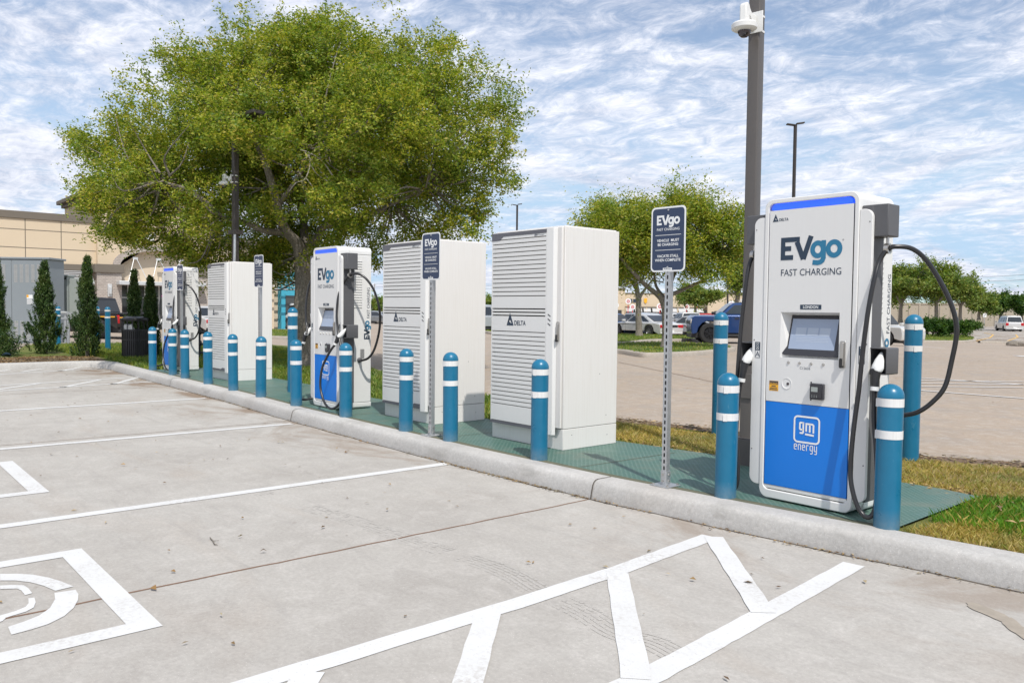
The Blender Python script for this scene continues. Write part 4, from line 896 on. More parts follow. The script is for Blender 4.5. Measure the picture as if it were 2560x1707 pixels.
def make_cctv():
    t = thing('security_camera', 'x', 'security camera'); a = .0530
    # local: pole axis at origin, camera sticks out to -x
    bm = new(); box(bm, -a-.010, -a-.002, -.085, .085, -.09, .09); br = mk('mounting_plate', bm, 'white_pl', t, bevel=.003)
    bm = new()
    for z in (-.075, .055): ring(bm, rrect(-a-.003, -a-.003, a+.003, a+.003, .012, 3), rrect(-a-.0005, -a-.0005, a+.0005, a+.0005, .012, 3), z, z+.018, 'z')
    mk('strap', bm, 'white_pl', br)
    bm = new(); prism(bm, [(-a-.010, .055), (-a-.10, .055), (-.190, .085), (-.205, .115), (-.235, .125), (-.262, .11), (-.27, .085), (-.27, -.04), (-.195, -.04), (-.195, .01), (-a-.07, -.045), (-a-.010, -.045)], -.032, .032); mk('arm', bm, 'white_pl', t, bevel=.012, seg=3)
    bm = new(); lathe(bm, [(0, -.035), (.06, -.036), (.098, -.05), (.108, -.062), (.106, -.098), (.085, -.112), (.055, -.116), (0, -.116)], 32, (-.235, 0, 0)); hd = mk('housing', bm, 'white_pl', t)
    bm = new(); lathe(bm, [(.056, -.114), (.054, -.130), (.044, -.152), (.024, -.168), (0, -.173)], 24, (-.235, 0, 0)); mk('dome_lens', bm, 'lens', hd)
    return t
p1 = make_pole(7.6); p1.location = (-4.112, 6.272, .14); p1.rotation_euler = (0, 0, R_(8)); tag(p1, 'grey bronze square light pole rising behind the nearest charger')
cc = make_cctv(); cc.location = (-4.112, 6.272, 4.015); cc.rotation_euler = (0, 0, R_(98)); tag(cc, 'white dome security camera strapped to the nearest pole', group='dome security cameras')
d_ = atd(541, 700, 16.2); p2 = dup(p1, (d_.x, d_.y, .13), R_(8), 'dark square light pole rising behind the farthest power cabinet into the oak'); p2.rotation_euler = (0, 0, R_(8))
for o in KIDS(p2):
    if o.name.startswith('pole_shaft'):
        bm = new(); prism(bm, rrect(-.0530, -.0530, .0530, .0530, .012, 3), 0, 5.2, 'z'); me = bpy.data.meshes.new('pole_shaft'); bmesh.ops.recalc_face_normals(bm, faces=bm.faces); bm.to_mesh(me); bm.free(); me.materials.append(M['poledark']); o.data = me
    if o.name.startswith('lamp_heads'): o.location.z = -2.4
cc2 = dup(cc, (d_.x, d_.y, 4.03), R_(40), 'white dome security camera on the second pole, in front of the oak leaves')
tag(p1, group='square light poles'); tag(p2, group='square light poles')
bm = new(); x, y = d_.x, d_.y; tube(bm, catmull([(x+.1, y-.05, 2.94), (x+.115, y-.06, 2.6), (x+.09, y-.06, 2.25), (x+.02, y-.03, 1.9)], 6), .026, 10)
o = mk('conduit', bm, 'steel', None); bm = new(); box(bm, -.09, .13, -.11, .10, 2.80, 2.89); mk('junction_box', bm, 'poledark', p2, bevel=.01); tag(o, 'grey conduit curving down the second pole below its box', 'conduit')
def farpole(x, y, H, heads, lab, w=.09):
    t = thing('parking_lot_lamp', lab, 'lamp post', (x, y, zg(x, y)), 0, 'distant parking lot lamps')
    bm = new(); prism(bm, rrect(-w, -w, w, w, .02, 2), 0, H, 'z'); mk('pole_shaft', bm, 'poledark', t)
    bm = new(); prism(bm, rrect(-.3, -.3, .3, .3, .1, 3), 0, .7, 'z'); mk('concrete_base', bm, 'kerbfar', t)
    for s in heads:
        bm = new(); boxr(bm, Vector((s*.19*.648, s*.19*.762, H+.03+.03*s)), (.32, .20, .05), Matrix.Rotation(math.atan2(.762, .648), 4, 'Z') @ Matrix.Rotation(R_(-8*s), 4, 'Y')); mk('lamp_head', bm, 'poledark', t, bevel=.02)
for px, py, dep, hd, lab in ((1827, 287, 32, (-1, 1), 'tall thin double headed lamp post above the nearest charger'), (1188, 471, 58, (-1, 1), 'tall thin lamp post seen just right of the oak'), (1674, 560, 62, (1,), 'thin reddish brown pole behind the oak island beside the blue truck')):
    q = atd(px, py, dep); farpole(q.x, q.y, q.z-zg(q.x, q.y), hd, lab, .055)

# ---------------------------------------------------------------- trees
def leaf_cloud(blobs, nclump, nleaf, size, seed, shell=.5, sig=.2, droop=.25, spray=.25):
    rng = np.random.default_rng(seed); B = np.array(blobs, float); vol = (B[:, 3]*B[:, 4]*B[:, 5])**(.75); pr = vol/vol.sum(); cc_, dirs = [], []
    per = 8
    for b, k in zip(B, rng.multinomial(nclump, pr)):
        k = max(1, round(k/per)); d = rng.normal(size=(k, 3)); d /= np.linalg.norm(d, axis=1)[:, None]; r = shell+(1-shell)*rng.random(k)**.6
        bump = np.array([noise.noise(Vector(v*2.2)+Vector(b[:3])) for v in d]); r *= 1+.30*bump
        low = d[:, 2] < -.35; r[low] *= .82
        q = b[:3]+d*b[3:6]*r[:, None]; q = q.repeat(per, 0); d = d.repeat(per, 0); cl = b[3:6].mean()*.13+.08; q = q+rng.normal(0, 1, q.shape)*np.array([cl, cl, cl*.6]); cc_.append(q); dirs.append(d+rng.normal(0, .25, d.shape))
    C_ = np.vstack(cc_); D_ = np.vstack(dirs); out = np.zeros(len(C_), bool)
    for i, b in enumerate(B): pass
    sp_ = np.repeat(rng.random(len(C_)//per) < spray, per)[:len(C_)]                       # twigs that stand out of the crown
    C_[sp_] += D_[sp_]*rng.uniform(.05, .32, sp_.sum())[:, None]*(B[:, 3:6].mean()*.35)
    n = len(C_)*nleaf; c = np.repeat(C_, nleaf, 0); dd = np.repeat(D_, nleaf, 0)
    el = np.repeat(np.where(sp_, 2.1, 1.15), nleaf)
    tw = dd+rng.normal(0, .45, (len(C_), 3)).repeat(nleaf, 0); tw[:, 2] -= droop; tw /= np.linalg.norm(tw, axis=1)[:, None]
    p = c+rng.normal(0, sig*.55, (n, 3))+tw*(rng.normal(0, sig, n)*el)[:, None]
    a = rng.normal(size=(n, 3)); a[:, 2] *= .6; a /= np.linalg.norm(a, axis=1)[:, None]; b = rng.normal(size=(n, 3)); b -= (a*b).sum(1)[:, None]*a; b /= np.linalg.norm(b, axis=1)[:, None]
    s = size*rng.uniform(.55, 1.3, n)[:, None]; V = np.zeros((n, 4, 3)); V[:, 0] = p-a*s*.5; V[:, 1] = p+b*s*.24; V[:, 2] = p+a*s*.5; V[:, 3] = p-b*s*.24
    return V.reshape(-1, 3), np.arange(n*4).reshape(-1, 4), C_, D_
def tree(name, label, cat, base, trunks, blobs, nclump, nleaf, size, mat, seed, group=None, sig=.2, shell=.5, twigs=0, spray=.25, droop=.25):
    t = thing(name, label, cat, base, 0, group); b0 = Vector(base)
    bm = new()
    for pts, r0, r1 in trunks:
        q = catmull([Vector(p)-b0 for p in pts], 6); n = len(q); rr = [(r0+(r1-r0)*(i/(n-1))**.8)*(1+.07*noise.noise(Vector((i*.7, seed, 0)))) for i in range(n)]
        if pts[0][2] < base[2]+.3: rr[0] *= 1.35; rr[1] *= 1.15
        q = [v+Vector((noise.noise(v*1.3), noise.noise(v*1.3+Vector((9, 0, 0))), 0))*min(.06, r0*.5)*(0 if i in (0, n-1) else 1) for i, v in enumerate(q)]; tube(bm, q, rr, 12)
    mk('trunk', bm, 'bark', t, smooth=80)
    V, F, C_, D_ = leaf_cloud(blobs, nclump, nleaf, size, seed, shell, sig, droop, spray)
    if twigs:
        rng = np.random.default_rng(seed+5); ends = [Vector(tr[0][-1]) for tr in trunks]+[Vector(tr[0][len(tr[0])//2]) for tr in trunks]
        bm = new()
        for i in rng.choice(len(C_), twigs, replace=False):
            c = Vector(C_[i]); e = min(ends, key=lambda v: (v-c).length); m_ = e.lerp(c, .55)+Vector(rng.normal(0, .18, 3)); q = catmull([e.lerp(c, .15), m_-Vector((0, 0, .1)), c], 4)
            tube(bm, [v-b0 for v in q], [.026*(1-.8*k/(len(q)-1)) for k in range(len(q))], 5, caps=False)
        mk('branches', bm, 'bark', t, smooth=80)
    mesh_np('crown', V-np.array(base), F, mat, t)
    return t
def bl(px, py, dep, rx, rz, ry=None):             # crown lump from the zoomed-out photo (2352 px wide)
    p = atd(px, py, dep); k = dep/FPX*KD; return (p.x, p.y, p.z, rx*k, (ry or rx)*k, rz*k)
def rotblobs(B): return B
def tp(*pts): return [tuple(atd(*p)) for p in pts]
base = tuple(Gd(697, 845, .12)); base = (base[0], base[1], .12)
bd_ = float(np.dot(np.array(base)-EYE, FW)); q0 = atd(696, 842, bd_)
T = bd_
oak_tr = [(tp((697, 843, T), (695, 740, T), (693, 650, T), (696, 590, T)), .20, .17),
 (tp((696, 605, T), (682, 560, T-.2), (655, 530, T-.5), (642, 480, T-.8), (626, 430, T-.9), (608, 370, T-1), (580, 318, T-1), (545, 260, T-1)), .145, .05),
 (tp((698, 600, T), (720, 560, T+.2), (745, 520, T+.4), (790, 470, T+.4), (850, 400, T+.2), (900, 330, T)), .12, .04),
 (tp((694, 620, T), (700, 540, T+.8), (690, 450, T+1.2), (710, 330, T+1.4), (730, 230, T+1.2), (750, 140, T+1)), .13, .03),
 (tp((655, 535, T-.4), (610, 530, T-1), (560, 510, T-1.3), (510, 497, T-1.5), (470, 462, T-1.6), (430, 435, T-1.6), (380, 420, T-1.6)), .075, .025),
 (tp((745, 520, T+.4), (820, 500, T+.2), (900, 470, T-.2), (980, 430, T-.5)), .08, .03),
 (tp((642, 470, T-.8), (690, 400, T-1), (740, 340, T-1.2)), .06, .02)]
D0 = T-.2
oak = [bl(640, 230, D0, 190, 150), bl(880, 240, D0-.3, 190, 170), bl(450, 290, D0-.3, 165, 150), bl(1040, 320, D0, 135, 165), bl(285, 365, D0, 110, 85), bl(235, 440, D0, 75, 60), bl(750, 138, D0, 165, 78), bl(530, 145, D0, 115, 75), bl(985, 165, D0, 120, 65),
 bl(370, 470, D0-.3, 130, 85), bl(560, 560, D0+.8, 120, 95), bl(800, 440, D0-1.5, 120, 95), bl(1050, 450, D0-.3, 105, 85), bl(900, 520, D0+.3, 110, 75), bl(1085, 520, D0, 60, 40), bl(700, 350, D0+1.2, 190, 120), bl(560, 400, D0+.8, 120, 90), bl(650, 300, D0+2.6, 230, 190), bl(900, 350, D0+2.4, 200, 170), bl(430, 380, D0+2.2, 180, 120),
 bl(600, 290, D0-2.2, 140, 90), bl(850, 290, D0-2.2, 150, 110), bl(460, 560, D0+.3, 90, 60), bl(610, 620, D0+1.2, 75, 45), bl(200, 345, D0+.3, 45, 32), bl(1140, 240, D0, 50, 60), bl(1150, 400, D0, 40, 80), bl(430, 150, D0, 60, 45), bl(700, 85, D0, 90, 38), bl(865, 110, D0, 60, 33), bl(720, 480, D0+1.4, 130, 80), bl(1000, 560, D0+.4, 60, 28), bl(300, 520, D0+.2, 80, 45), bl(690, 570, D0+1.6, 120, 60), bl(860, 590, D0+.8, 55, 30),
 bl(555, 285, 16.3, 75, 50, 40), bl(255, 480, D0-.5, 75, 45), bl(350, 535, D0-.4, 90, 30), bl(480, 595, D0+.2, 70, 36), bl(545, 630, D0+.6, 70, 38), bl(480, 480, D0-1.6, 90, 60), bl(600, 480, D0-1.2, 50, 45), bl(760, 560, D0-.4, 60, 50), bl(330, 420, D0-1.2, 110, 60), bl(640, 610, D0+1.6, 60, 40)]
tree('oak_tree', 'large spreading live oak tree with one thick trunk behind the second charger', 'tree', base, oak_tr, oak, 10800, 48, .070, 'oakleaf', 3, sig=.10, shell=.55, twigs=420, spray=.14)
bm = new(); pp = lambda *a: atd(*a)
dt = T-2.2
for path, r in ((((765, 405, dt), (740, 370, dt), (708, 350, dt), (690, 345, dt)), .016), (((708, 350, dt), (712, 380, dt), (700, 412, dt), (680, 420, dt), (664, 440, dt)), .013), (((702, 408, dt), (715, 425, dt), (722, 440, dt)), .009), (((712, 375, dt), (728, 400, dt), (755, 418, dt)), .010), (((700, 350, dt), (735, 390, dt), (762, 418, dt)), .008)):
    q = [pp(*p)-Vector(base) for p in path]; tube(bm, catmull(q, 4), [r*(1-.5*i/(len(catmull(q, 4))-1)) for i in range(len(catmull(q, 4)))], 6)
tr_ = [o for o in COL.objects if o.name == 'oak_tree'][0]; mk('dead_branch', bm, 'twig', tr_)

GI = 'young oaks on the parking islands'
b2 = Gd(1529, 800, .1); d2 = float(np.dot(np.array(b2)-EYE, FW))
tree('island_oak', 'broad oak with forked trunk on the near grass island, behind the nearest sign', 'tree', tuple(b2),
 [(tp((1529, 800, d2), (1530, 740, d2), (1528, 690, d2)), .17, .14), (tp((1529, 715, d2), (1512, 680, d2), (1478, 650, d2-.3), (1440, 610, d2-.5), (1410, 560, d2-.5)), .13, .05), (tp((1528, 695, d2), (1540, 650, d2), (1560, 600, d2+.3), (1570, 540, d2)), .10, .04), (tp((1532, 680, d2), (1580, 660, d2), (1640, 630, d2), (1680, 590, d2)), .09, .03), (tp((1528, 690, d2), (1505, 650, d2+.5), (1500, 580, d2)), .08, .03)],
 [bl(1440, 540, d2, 100, 72), bl(1560, 520, d2, 120, 72), bl(1650, 560, d2, 75, 62), bl(1500, 490, d2, 90, 42), bl(1600, 480, d2, 80, 35), bl(1360, 530, d2, 45, 40), bl(1500, 580, d2+1, 130, 50), bl(1610, 610, d2-.5, 70, 30), bl(1690, 520, d2, 35, 45), bl(1420, 600, d2, 60, 38)], 1500, 60, .105, 'oakleaf', 8, GI, sig=.22, shell=.55, twigs=120)
b3 = G(1598, 847, -.02); d3 = float(np.dot(np.array(b3)-EYE, FW))
tree('island_oak', 'slim oak with straight trunk on the far grass island, left of the nearest sign', 'tree', tuple(b3),
 [(tp((1468, 778, d3), (1466, 720, d3), (1464, 670, d3), (1455, 620, d3), (1450, 560, d3)), .20, .08), (tp((1466, 690, d3), (1480, 665, d3), (1500, 640, d3)), .10, .04), (tp((1464, 670, d3), (1440, 630, d3), (1420, 600, d3)), .08, .03)],
 [bl(1440, 600, d3, 60, 45), bl(1390, 570, d3, 50, 60), bl(1470, 560, d3, 70, 50), bl(1400, 510, d3, 60, 40), bl(1425, 640, d3, 30, 22)], 700, 55, .13, 'oakleaf', 9, GI, sig=.28, shell=.5, twigs=50)
def simpletree(label, px, pyb, pyt, w, dep, mat, seed, lobes=5, group='trees by the far road', trunk=.2, n=420, fork=0.55, low=.42, nl=50, size=None, kind='background_tree'):
    gz = -.45 if pyb is None else None
    p = atd(px, pyb, dep); z0 = p.z; base = (p.x, p.y, z0); k = dep/FPX*KD; Ht = (pyb-pyt)*k; rw = w*k/2; rng = np.random.default_rng(seed)
    c0 = Vector(base); tr = [([base, tuple(c0+Vector((0, 0, Ht*low*.5))), tuple(c0+Vector((rng.normal(0, .1), 0, Ht*low)))], trunk, trunk*.75)]
    for s in (-1, 1, .3): tr.append(([tuple(c0+Vector((0, 0, Ht*low*.8))), tuple(c0+Vector((s*rw*.3*.648, s*rw*.3*.762, Ht*(low+.15)))), tuple(c0+Vector((s*rw*.55*.648, s*rw*.55*.762, Ht*(low+.35))))], trunk*.6, trunk*.2))
    B = []
    for i in range(lobes):
        u = rng.uniform(-.6, .6) if i else 0; v = rng.uniform(low+.12, .82); c = c0+Vector((u*rw*.648, u*rw*.762, Ht*v)); B.append((c.x, c.y, c.z, rw*rng.uniform(.42, .62), rw*.55, Ht*rng.uniform(.16, .24)))
    B.append((c0.x, c0.y, c0.z+Ht*(low+1)/2, rw*.75, rw*.75, Ht*(1-low)*.42))
    return tree(kind, label, 'tree', base, tr, B, n, nl, size or max(.12, dep*.0030), mat, seed, group, sig=.02*Ht+.18, shell=.45, twigs=20)
for a in (('olive tree just right of the nearest charger, behind the white utility vehicle', 2068, 742, 612, 110, 80, 'farleaf', 21), ('wide oak with forked trunk behind the clipped hedge, seen through the cable loop', 2150, 742, 606, 165, 78, 'farleaf', 22), ('oak right of the cable loop with low spreading limbs', 2205, 736, 640, 110, 92, 'farleaf', 23), ('small greyish tree left of the curve sign', 2248, 735, 672, 62, 100, 'farleaf', 24),
          ('dark green dense tree behind the moving white van', 2298, 735, 678, 75, 105, 'darkleaf', 25), ('dark green dense tree at the right edge of the photo', 2346, 738, 680, 70, 100, 'darkleaf', 26), ('tall loose tree left edge of the group, touching the charger side', 2040, 745, 622, 70, 88, 'farleaf', 27)):
    simpletree(*a)
for a in (('round bushy olive tree in front of the strip mall', 1597, 722, 655, 100, 110, 'farleaf', 31), ('loose green tree right of the nearest sign, behind the blue truck', 1692, 735, 575, 75, 58, 'farleaf', 32), ('small green tree between the second charger and the middle cabinet', 874, 722, 690, 46, 120, 'farleaf', 33), ('low green tree seen between the middle and nearest cabinets', 1122, 722, 690, 40, 120, 'farleaf', 34)):
    simpletree(*a, group='trees in the far parking lot')
simpletree('young leafless looking tree in front of the turquoise shopfront', 676, 770, 690, 40, 60, 'farleaf', 35, n=24, nl=14, trunk=.07, group='trees in the far parking lot')

# cypresses
def cypress(px, pyb, pyt, w, dep, seed, label):
    p = atd(px, pyb, dep); p.z = .12; k = dep/FPX*KD; H = (pyb-pyt)*k; W = w*k/2; rng = np.random.default_rng(seed); t = thing('cypress', label, 'cypress', tuple(p), 0, 'narrow cypress shrubs')
    bm = new(); tube(bm, [(0, 0, 0), (0, 0, H*.5), (0, 0, H*.9)], [.05, .03, .01], 8); mk('trunk', bm, 'bark', t)
    n = 460; h = rng.random(n)**.8; prof = np.interp(h, [0, .05, .2, .45, .7, .88, 1], [.85, 1.0, 1.0, .66, .42, .20, .02]); a = rng.uniform(0, 2*PI, n); r = W*prof*rng.uniform(.5, 1.0, n)*(1+.2*np.sin(3*a+seed)); r *= 1+.25*np.sin(h*17+a*2); r[rng.random(n) < .10] *= 1.32
    c = np.c_[r*np.cos(a)*.98+.05*h*h*seed/3, r*np.sin(a)*.98, .05+h*(H-.1)]; nl = 75; N_ = n*nl; cc_ = c.repeat(nl, 0); A = a.repeat(nl)
    sp_ = rng.random(N_)-.4; out = np.c_[np.cos(A)*.30, np.sin(A)*.30, np.ones(N_)]; p_ = cc_+out*(sp_*.22)[:, None]+rng.normal(0, .022, (N_, 3))
    d = out*.8+rng.normal(0, .45, (N_, 3)); d /= np.linalg.norm(d, axis=1)[:, None]; b = rng.normal(size=(N_, 3)); b -= (d*b).sum(1)[:, None]*d; b /= np.linalg.norm(b, axis=1)[:, None]
    s = .06*rng.uniform(.6, 1.3, N_)[:, None]; V = np.zeros((N_, 4, 3)); V[:, 0] = p_-d*s*.5; V[:, 1] = p_+b*s*.16; V[:, 2] = p_+d*s*.5; V[:, 3] = p_-b*s*.16
    mesh_np('crown', V.reshape(-1, 3), np.arange(N_*4).reshape(-1, 4), 'cypress', t)
cypress(104, 816, 608, 62, 22.6, 1, 'narrow cypress left of the steel rack, in front of the grey utility cabinet')
cypress(201, 822, 598, 58, 21.6, 2, 'narrow cypress with bent tip in front of the black pickup')
cypress(308, 800, 612, 40, 22.9, 3, 'narrow dark cypress behind the black litter bin')
cypress(345, 812, 632, 40, 21.5, 4, 'narrow dark cypress between the bin and the farthest charger')
cypress(-6, 818, 600, 46, 22.0, 5, 'narrow cypress cut by the left edge of the photo')
def shrub(name, label, cat, p, rx, rz, mat, seed, n=60, size=.05, group=None, nl=60, ry=None):
    t = tree(name, label, cat, tuple(p), [([tuple(p), (p[0], p[1], p[2]+rz*.8), (p[0]+.02, p[1], p[2]+rz)], .03, .01)], [(p[0], p[1], p[2]+rz*.9, rx, ry or rx, rz)], n, nl, size, mat, seed, group, sig=.09, shell=.3)
    return t
p = atd(22, 800, 21.5); shrub('leafy_shrub', 'low leafy shrub at the foot of the leftmost cypress', 'shrub', (p.x, p.y, .12), .35, .38, 'cypress', 41, 60)
# hedge on the right
t = thing('hedge', 'low clipped hedge on the far island behind the cable loop', 'hedge', (0, 0, 0)); B = []; 
for i in range(11): q = atd(2108+i*12, 757, 66); B.append((q.x, q.y, q.z+.25, .62, .8, .5))
V, F, _, _ = leaf_cloud(B, 420, 60, .16, 51, .4, .16); mesh_np('hedge_leaves', V, F, 'darkleaf', t)
bm = new(); 
for b in B: tube(bm, [(b[0], b[1], b[2]-.7), (b[0], b[1], b[2]+.2)], .04, 6)
mk('hedge_stems', bm, 'bark', t)
# far woods on the horizon
rng = np.random.default_rng(77); B = []
for x in range(-40, 2420, 22):
    q = atd(x, 700, 300+rng.uniform(-20, 20)); hh = 3.2+2.2*noise.noise(Vector((x*.01, 0, 0)))+rng.uniform(0, 1.4); B.append((q.x, q.y, hh*.5-1, 5.5, 5, hh))
V, F, _, _ = leaf_cloud(B, 2600, 34, .9, 52, .4, .8); tag(mesh_np('distant_woods', V, F, 'farleaf'), 'low green line of distant woods on the horizon', 'woods', kind='stuff')

# ---------------------------------------------------------------- litter bin
def bin_():
    p = atd(311, 815, 21.2); t = thing('litter_bin', 'black slatted round litter bin on the lawn beside the farthest charger', 'litter bin', (p.x, p.y, .12)); k = 21.2/FPX*KD; r = 28*k; H = (818-722)*k
    bm = new()
    for i in range(40):
        a = 2*PI*i/40; boxr(bm, Vector((r*math.cos(a), r*math.sin(a), H*.36)), (.010, 2*PI*r/40*.66, H*.66), Matrix.Rotation(a, 4, 'Z'))
    mk('slats', bm, 'black', t)
    bm = new()
    for z in (.05, H*.45, H*.68): lathe(bm, [(r-.014, z-.018), (r+.008, z-.018), (r+.008, z+.018), (r-.014, z+.018), (r-.014, z-.018)], 40)
    mk('hoops', bm, 'black', t)
    bm = new(); lathe(bm, [(0, .03), (r*.93, .03), (r*.93, H*.66), (r*.9, H*.66)], 32); mk('liner', bm, 'slot', t)
    bm = new()
    for i in range(14):
        a = 2*PI*i/14; tube(bm, [(r*math.cos(a), r*math.sin(a), H*.66), (r*1.0*math.cos(a), r*1.0*math.sin(a), H*.78), (r*.94*math.cos(a), r*.94*math.sin(a), H*.91)], .013, 6)
    mk('lid_bars', bm, 'black', t)
    bm = new(); lathe(bm, [(r*.45, H*.93), (r*.6, H*.915), (r*1.04, H*.895), (r*1.06, H*.93), (r*.98, H*.965), (r*.6, H), (r*.45, H*.99), (r*.45, H*.93)], 36); mk('lid', bm, 'black', t)
    bm = new()
    for i in range(5): a = 3.6+i*.5; boxr(bm, Vector((r*.7*math.cos(a), r*.7*math.sin(a), H*.72)), (.08, .12, .2), Matrix.Rotation(a, 4, 'Z') @ Matrix.Rotation(.4, 4, 'X'))
    mk('rubbish', bm, 'white_pl', t, bevel=.02)
bin_()
p = atd(15, 812, 21.2); bm = new(); 
V_ = [Vector(v) for v in np.random.default_rng(5).normal(0, 1, (26, 3))]
for v in V_: v.normalize(); bm.verts.new((v.x*.16, v.y*.12, abs(v.z)*.11))
bmesh.ops.convex_hull(bm, input=bm.verts); o = mk('snack_bag', bm, M['ink'], None, loc=(p.x, p.y, .13)); tag(o, 'crumpled blue plastic bag under the leftmost cypress', 'litter')

# ---------------------------------------------------------------- utility boxes on the left
def frame_loc(px, dep): q = atd(px, 700, dep); return q
def utility():
    dep = 28.6; k = dep/FPX*KD; a = atd(-40, 797, dep); b = atd(113, 797, dep); u = (b-a); u.z = 0; w_ = u.length; rz = math.atan2(u.y, u.x); H = (797-600)*k
    t = thing('utility_cabinet', 'tall grey steel utility cabinet with louvred double doors on the left', 'utility cabinet', (a.x, a.y, .12), rz)
    bm = new(); box(bm, 0, w_, 0, 1.0, 0, H-.07); mk('cabinet_body', bm, 'cabgrey', t, bevel=.01)
    bm = new(); box(bm, -.05, w_+.06, -.05, 1.05, H-.07, H); mk('cabinet_roof', bm, 'cabgrey', t, bevel=.01)
    xs_ = [.0, 32*k+.001*0, (40+30)*k, w_]
    seam = (40+29)*k
    for x0, x1 in ((.03, seam-.01), (seam+.01, w_-.05)):
        bm = new(); box(bm, x0, x1, -.02, -.001, .06, H-.11); d = mk('door', bm, 'cabgrey', t, bevel=.006)
        bm = new()
        n = 5 if x1 > seam+.2 else 3
        for i in range(n):
            xa = (seam+.09+i*13.2*k) if x1 > seam+.2 else x1-.12-(i+1)*13.2*k
            for z0, z1 in ((H*.715, H*.925), (.12, H*.27)):
                if z0 < .5 and x1 > seam+.2 and i > 2: continue
                m_ = 15
                for j in range(m_): boxr(bm, Vector((xa+.065, -.024, z0+(z1-z0)*j/m_)), (.125, .006, (z1-z0)/m_*.62), Matrix.Rotation(R_(24), 4, 'X'))
        mk('louvres', bm, 'alum', d)
    bm = new(); box(bm, seam-.30, seam-.22, -.05, -.02, H*.41, H*.50); box(bm, seam-.28, seam-.24, -.08, -.05, H*.42, H*.47); mk('handle', bm, 'chrome', t, bevel=.01)
    bm = new(); box(bm, seam+.53, seam+.74, -.024, -.0205, H*.52, H*.565); mk('warning_label', bm, 'signwhite', t)
    bm = new(); box(bm, seam+.53, seam+.60, -.0262, -.0243, H*.535, H*.565); mk('warning_label', bm, 'yellow', t)
    bm = new(); box(bm, seam+.535, seam+.735, -.024, -.0205, H*.455, H*.515); mk('notice_label', bm, 'alum', t)
    bm = new(); box(bm, -.2, w_+.25, -.25, 1.2, -.10, .002); mk('concrete_pad', bm, 'kerbfar', t, bevel=.01)
    # transformer box behind, carried on its own pad
    dep = 30; k = dep/FPX*KD; a = atd(118, 797, dep); b = atd(156, 797, dep); u = b-a; u.z = 0; H2 = (760-658)*k+.9; w2 = u.length
    t = thing('transformer_box', 'pale grey meter box on legs between the two left cypresses', 'meter box', (a.x, a.y, .05), rz)
    z0 = (797-745)*k
    bm = new(); box(bm, 0, w2, 0, .5, z0, H2-.06); box(bm, w2, w2+.38, .12, .42, z0+.15, H2-.12); mk('box_body', bm, 'boxgreen', t, bevel=.01)
    bm = new(); box(bm, -.04, w2+.04, -.06, .54, H2-.06, H2); mk('box_roof', bm, 'boxgreen', t, bevel=.008)
    bm = new(); box(bm, .04, w2-.04, -.008, -.001, H2-.17, H2-.10); mk('vent_strip', bm, 'slot', t)
    bm = new(); [box(bm, x, x+.06, .2, .26, 0, z0) for x in (.05, w2-.12)]; mk('leg', bm, 'steel', t)
    a = atd(148, 798, 28.2); t = thing('steel_rack', 'galvanised steel frame standing right of the first cypress', 'steel rack', (a.x, a.y, .05), rz); k = 28.2/FPX*KD
    Hh = (798-718)*k
    bm = new(); box(bm, 0, .07, 0, .07, 0, Hh); box(bm, .10, .16, .0, .06, 0, Hh); mk('post', bm, 'steel', t)
    bm = new(); box(bm, -.42, .30, -.03, .0, Hh-.10, Hh-.04); box(bm, -.42, .30, -.03, .0, Hh-.26, Hh-.21); mk('rail', bm, 'steel', t)
    bm = new(); boxr(bm, Vector((-.1, .02, Hh-.02)), (.42, .2, .05), Matrix.Rotation(.1, 4, 'Z')); mk('top_tray', bm, 'alum', t)
    # water riser pipes behind the third charger
    a = atd(457, 845, 21.5); k = 21.5/FPX*KD
    t = thing('backflow_pipes', 'dark pipe assembly with valves between farthest charger and farthest cabinet', 'pipes', (a.x, a.y, .1), rz); Hp = (845-737)*k
    bm = new(); tube(bm, [(0, 0, 0), (0, 0, Hp)], .045, 12); tube(bm, [(.26, 0, 0), (.26, 0, Hp*.6)], .05, 12); tube(bm, [(-.25, 0, Hp*.58), (.55, 0, Hp*.56)], .045, 12); tube(bm, [(-.2, 0, Hp*.34), (.3, 0, Hp*.30)], .03, 10); tube(bm, [(-.2, 0, Hp*.15), (.3, 0, Hp*.13)], .03, 10); mk('pipes', bm, 'pipe', t)
    for x, z in ((0, Hp*.58), (.26, Hp*.56), (.26, Hp*.3), (0, Hp*.33)): bm = new(); lathe(bm, [(0, -.05), (.085, -.05), (.085, .05), (0, .05)], 14, (x, 0, z), axis='x'); mk('valve', bm, 'pipe', t)
    bm = new(); lathe(bm, [(0, .0), (.07, .0), (.07, .03), (0, .03)], 12, (0, 0, Hp)); mk('hand_wheel', bm, 'pipe', t)
    bm = new(); lathe(bm, [(0, Hp*.28), (.16, Hp*.28), (.17, Hp*.5), (.15, Hp*.66), (0, Hp*.68)], 18, (.32, .1, 0)); mk('meter_tank', bm, 'dgrey', t)
utility()

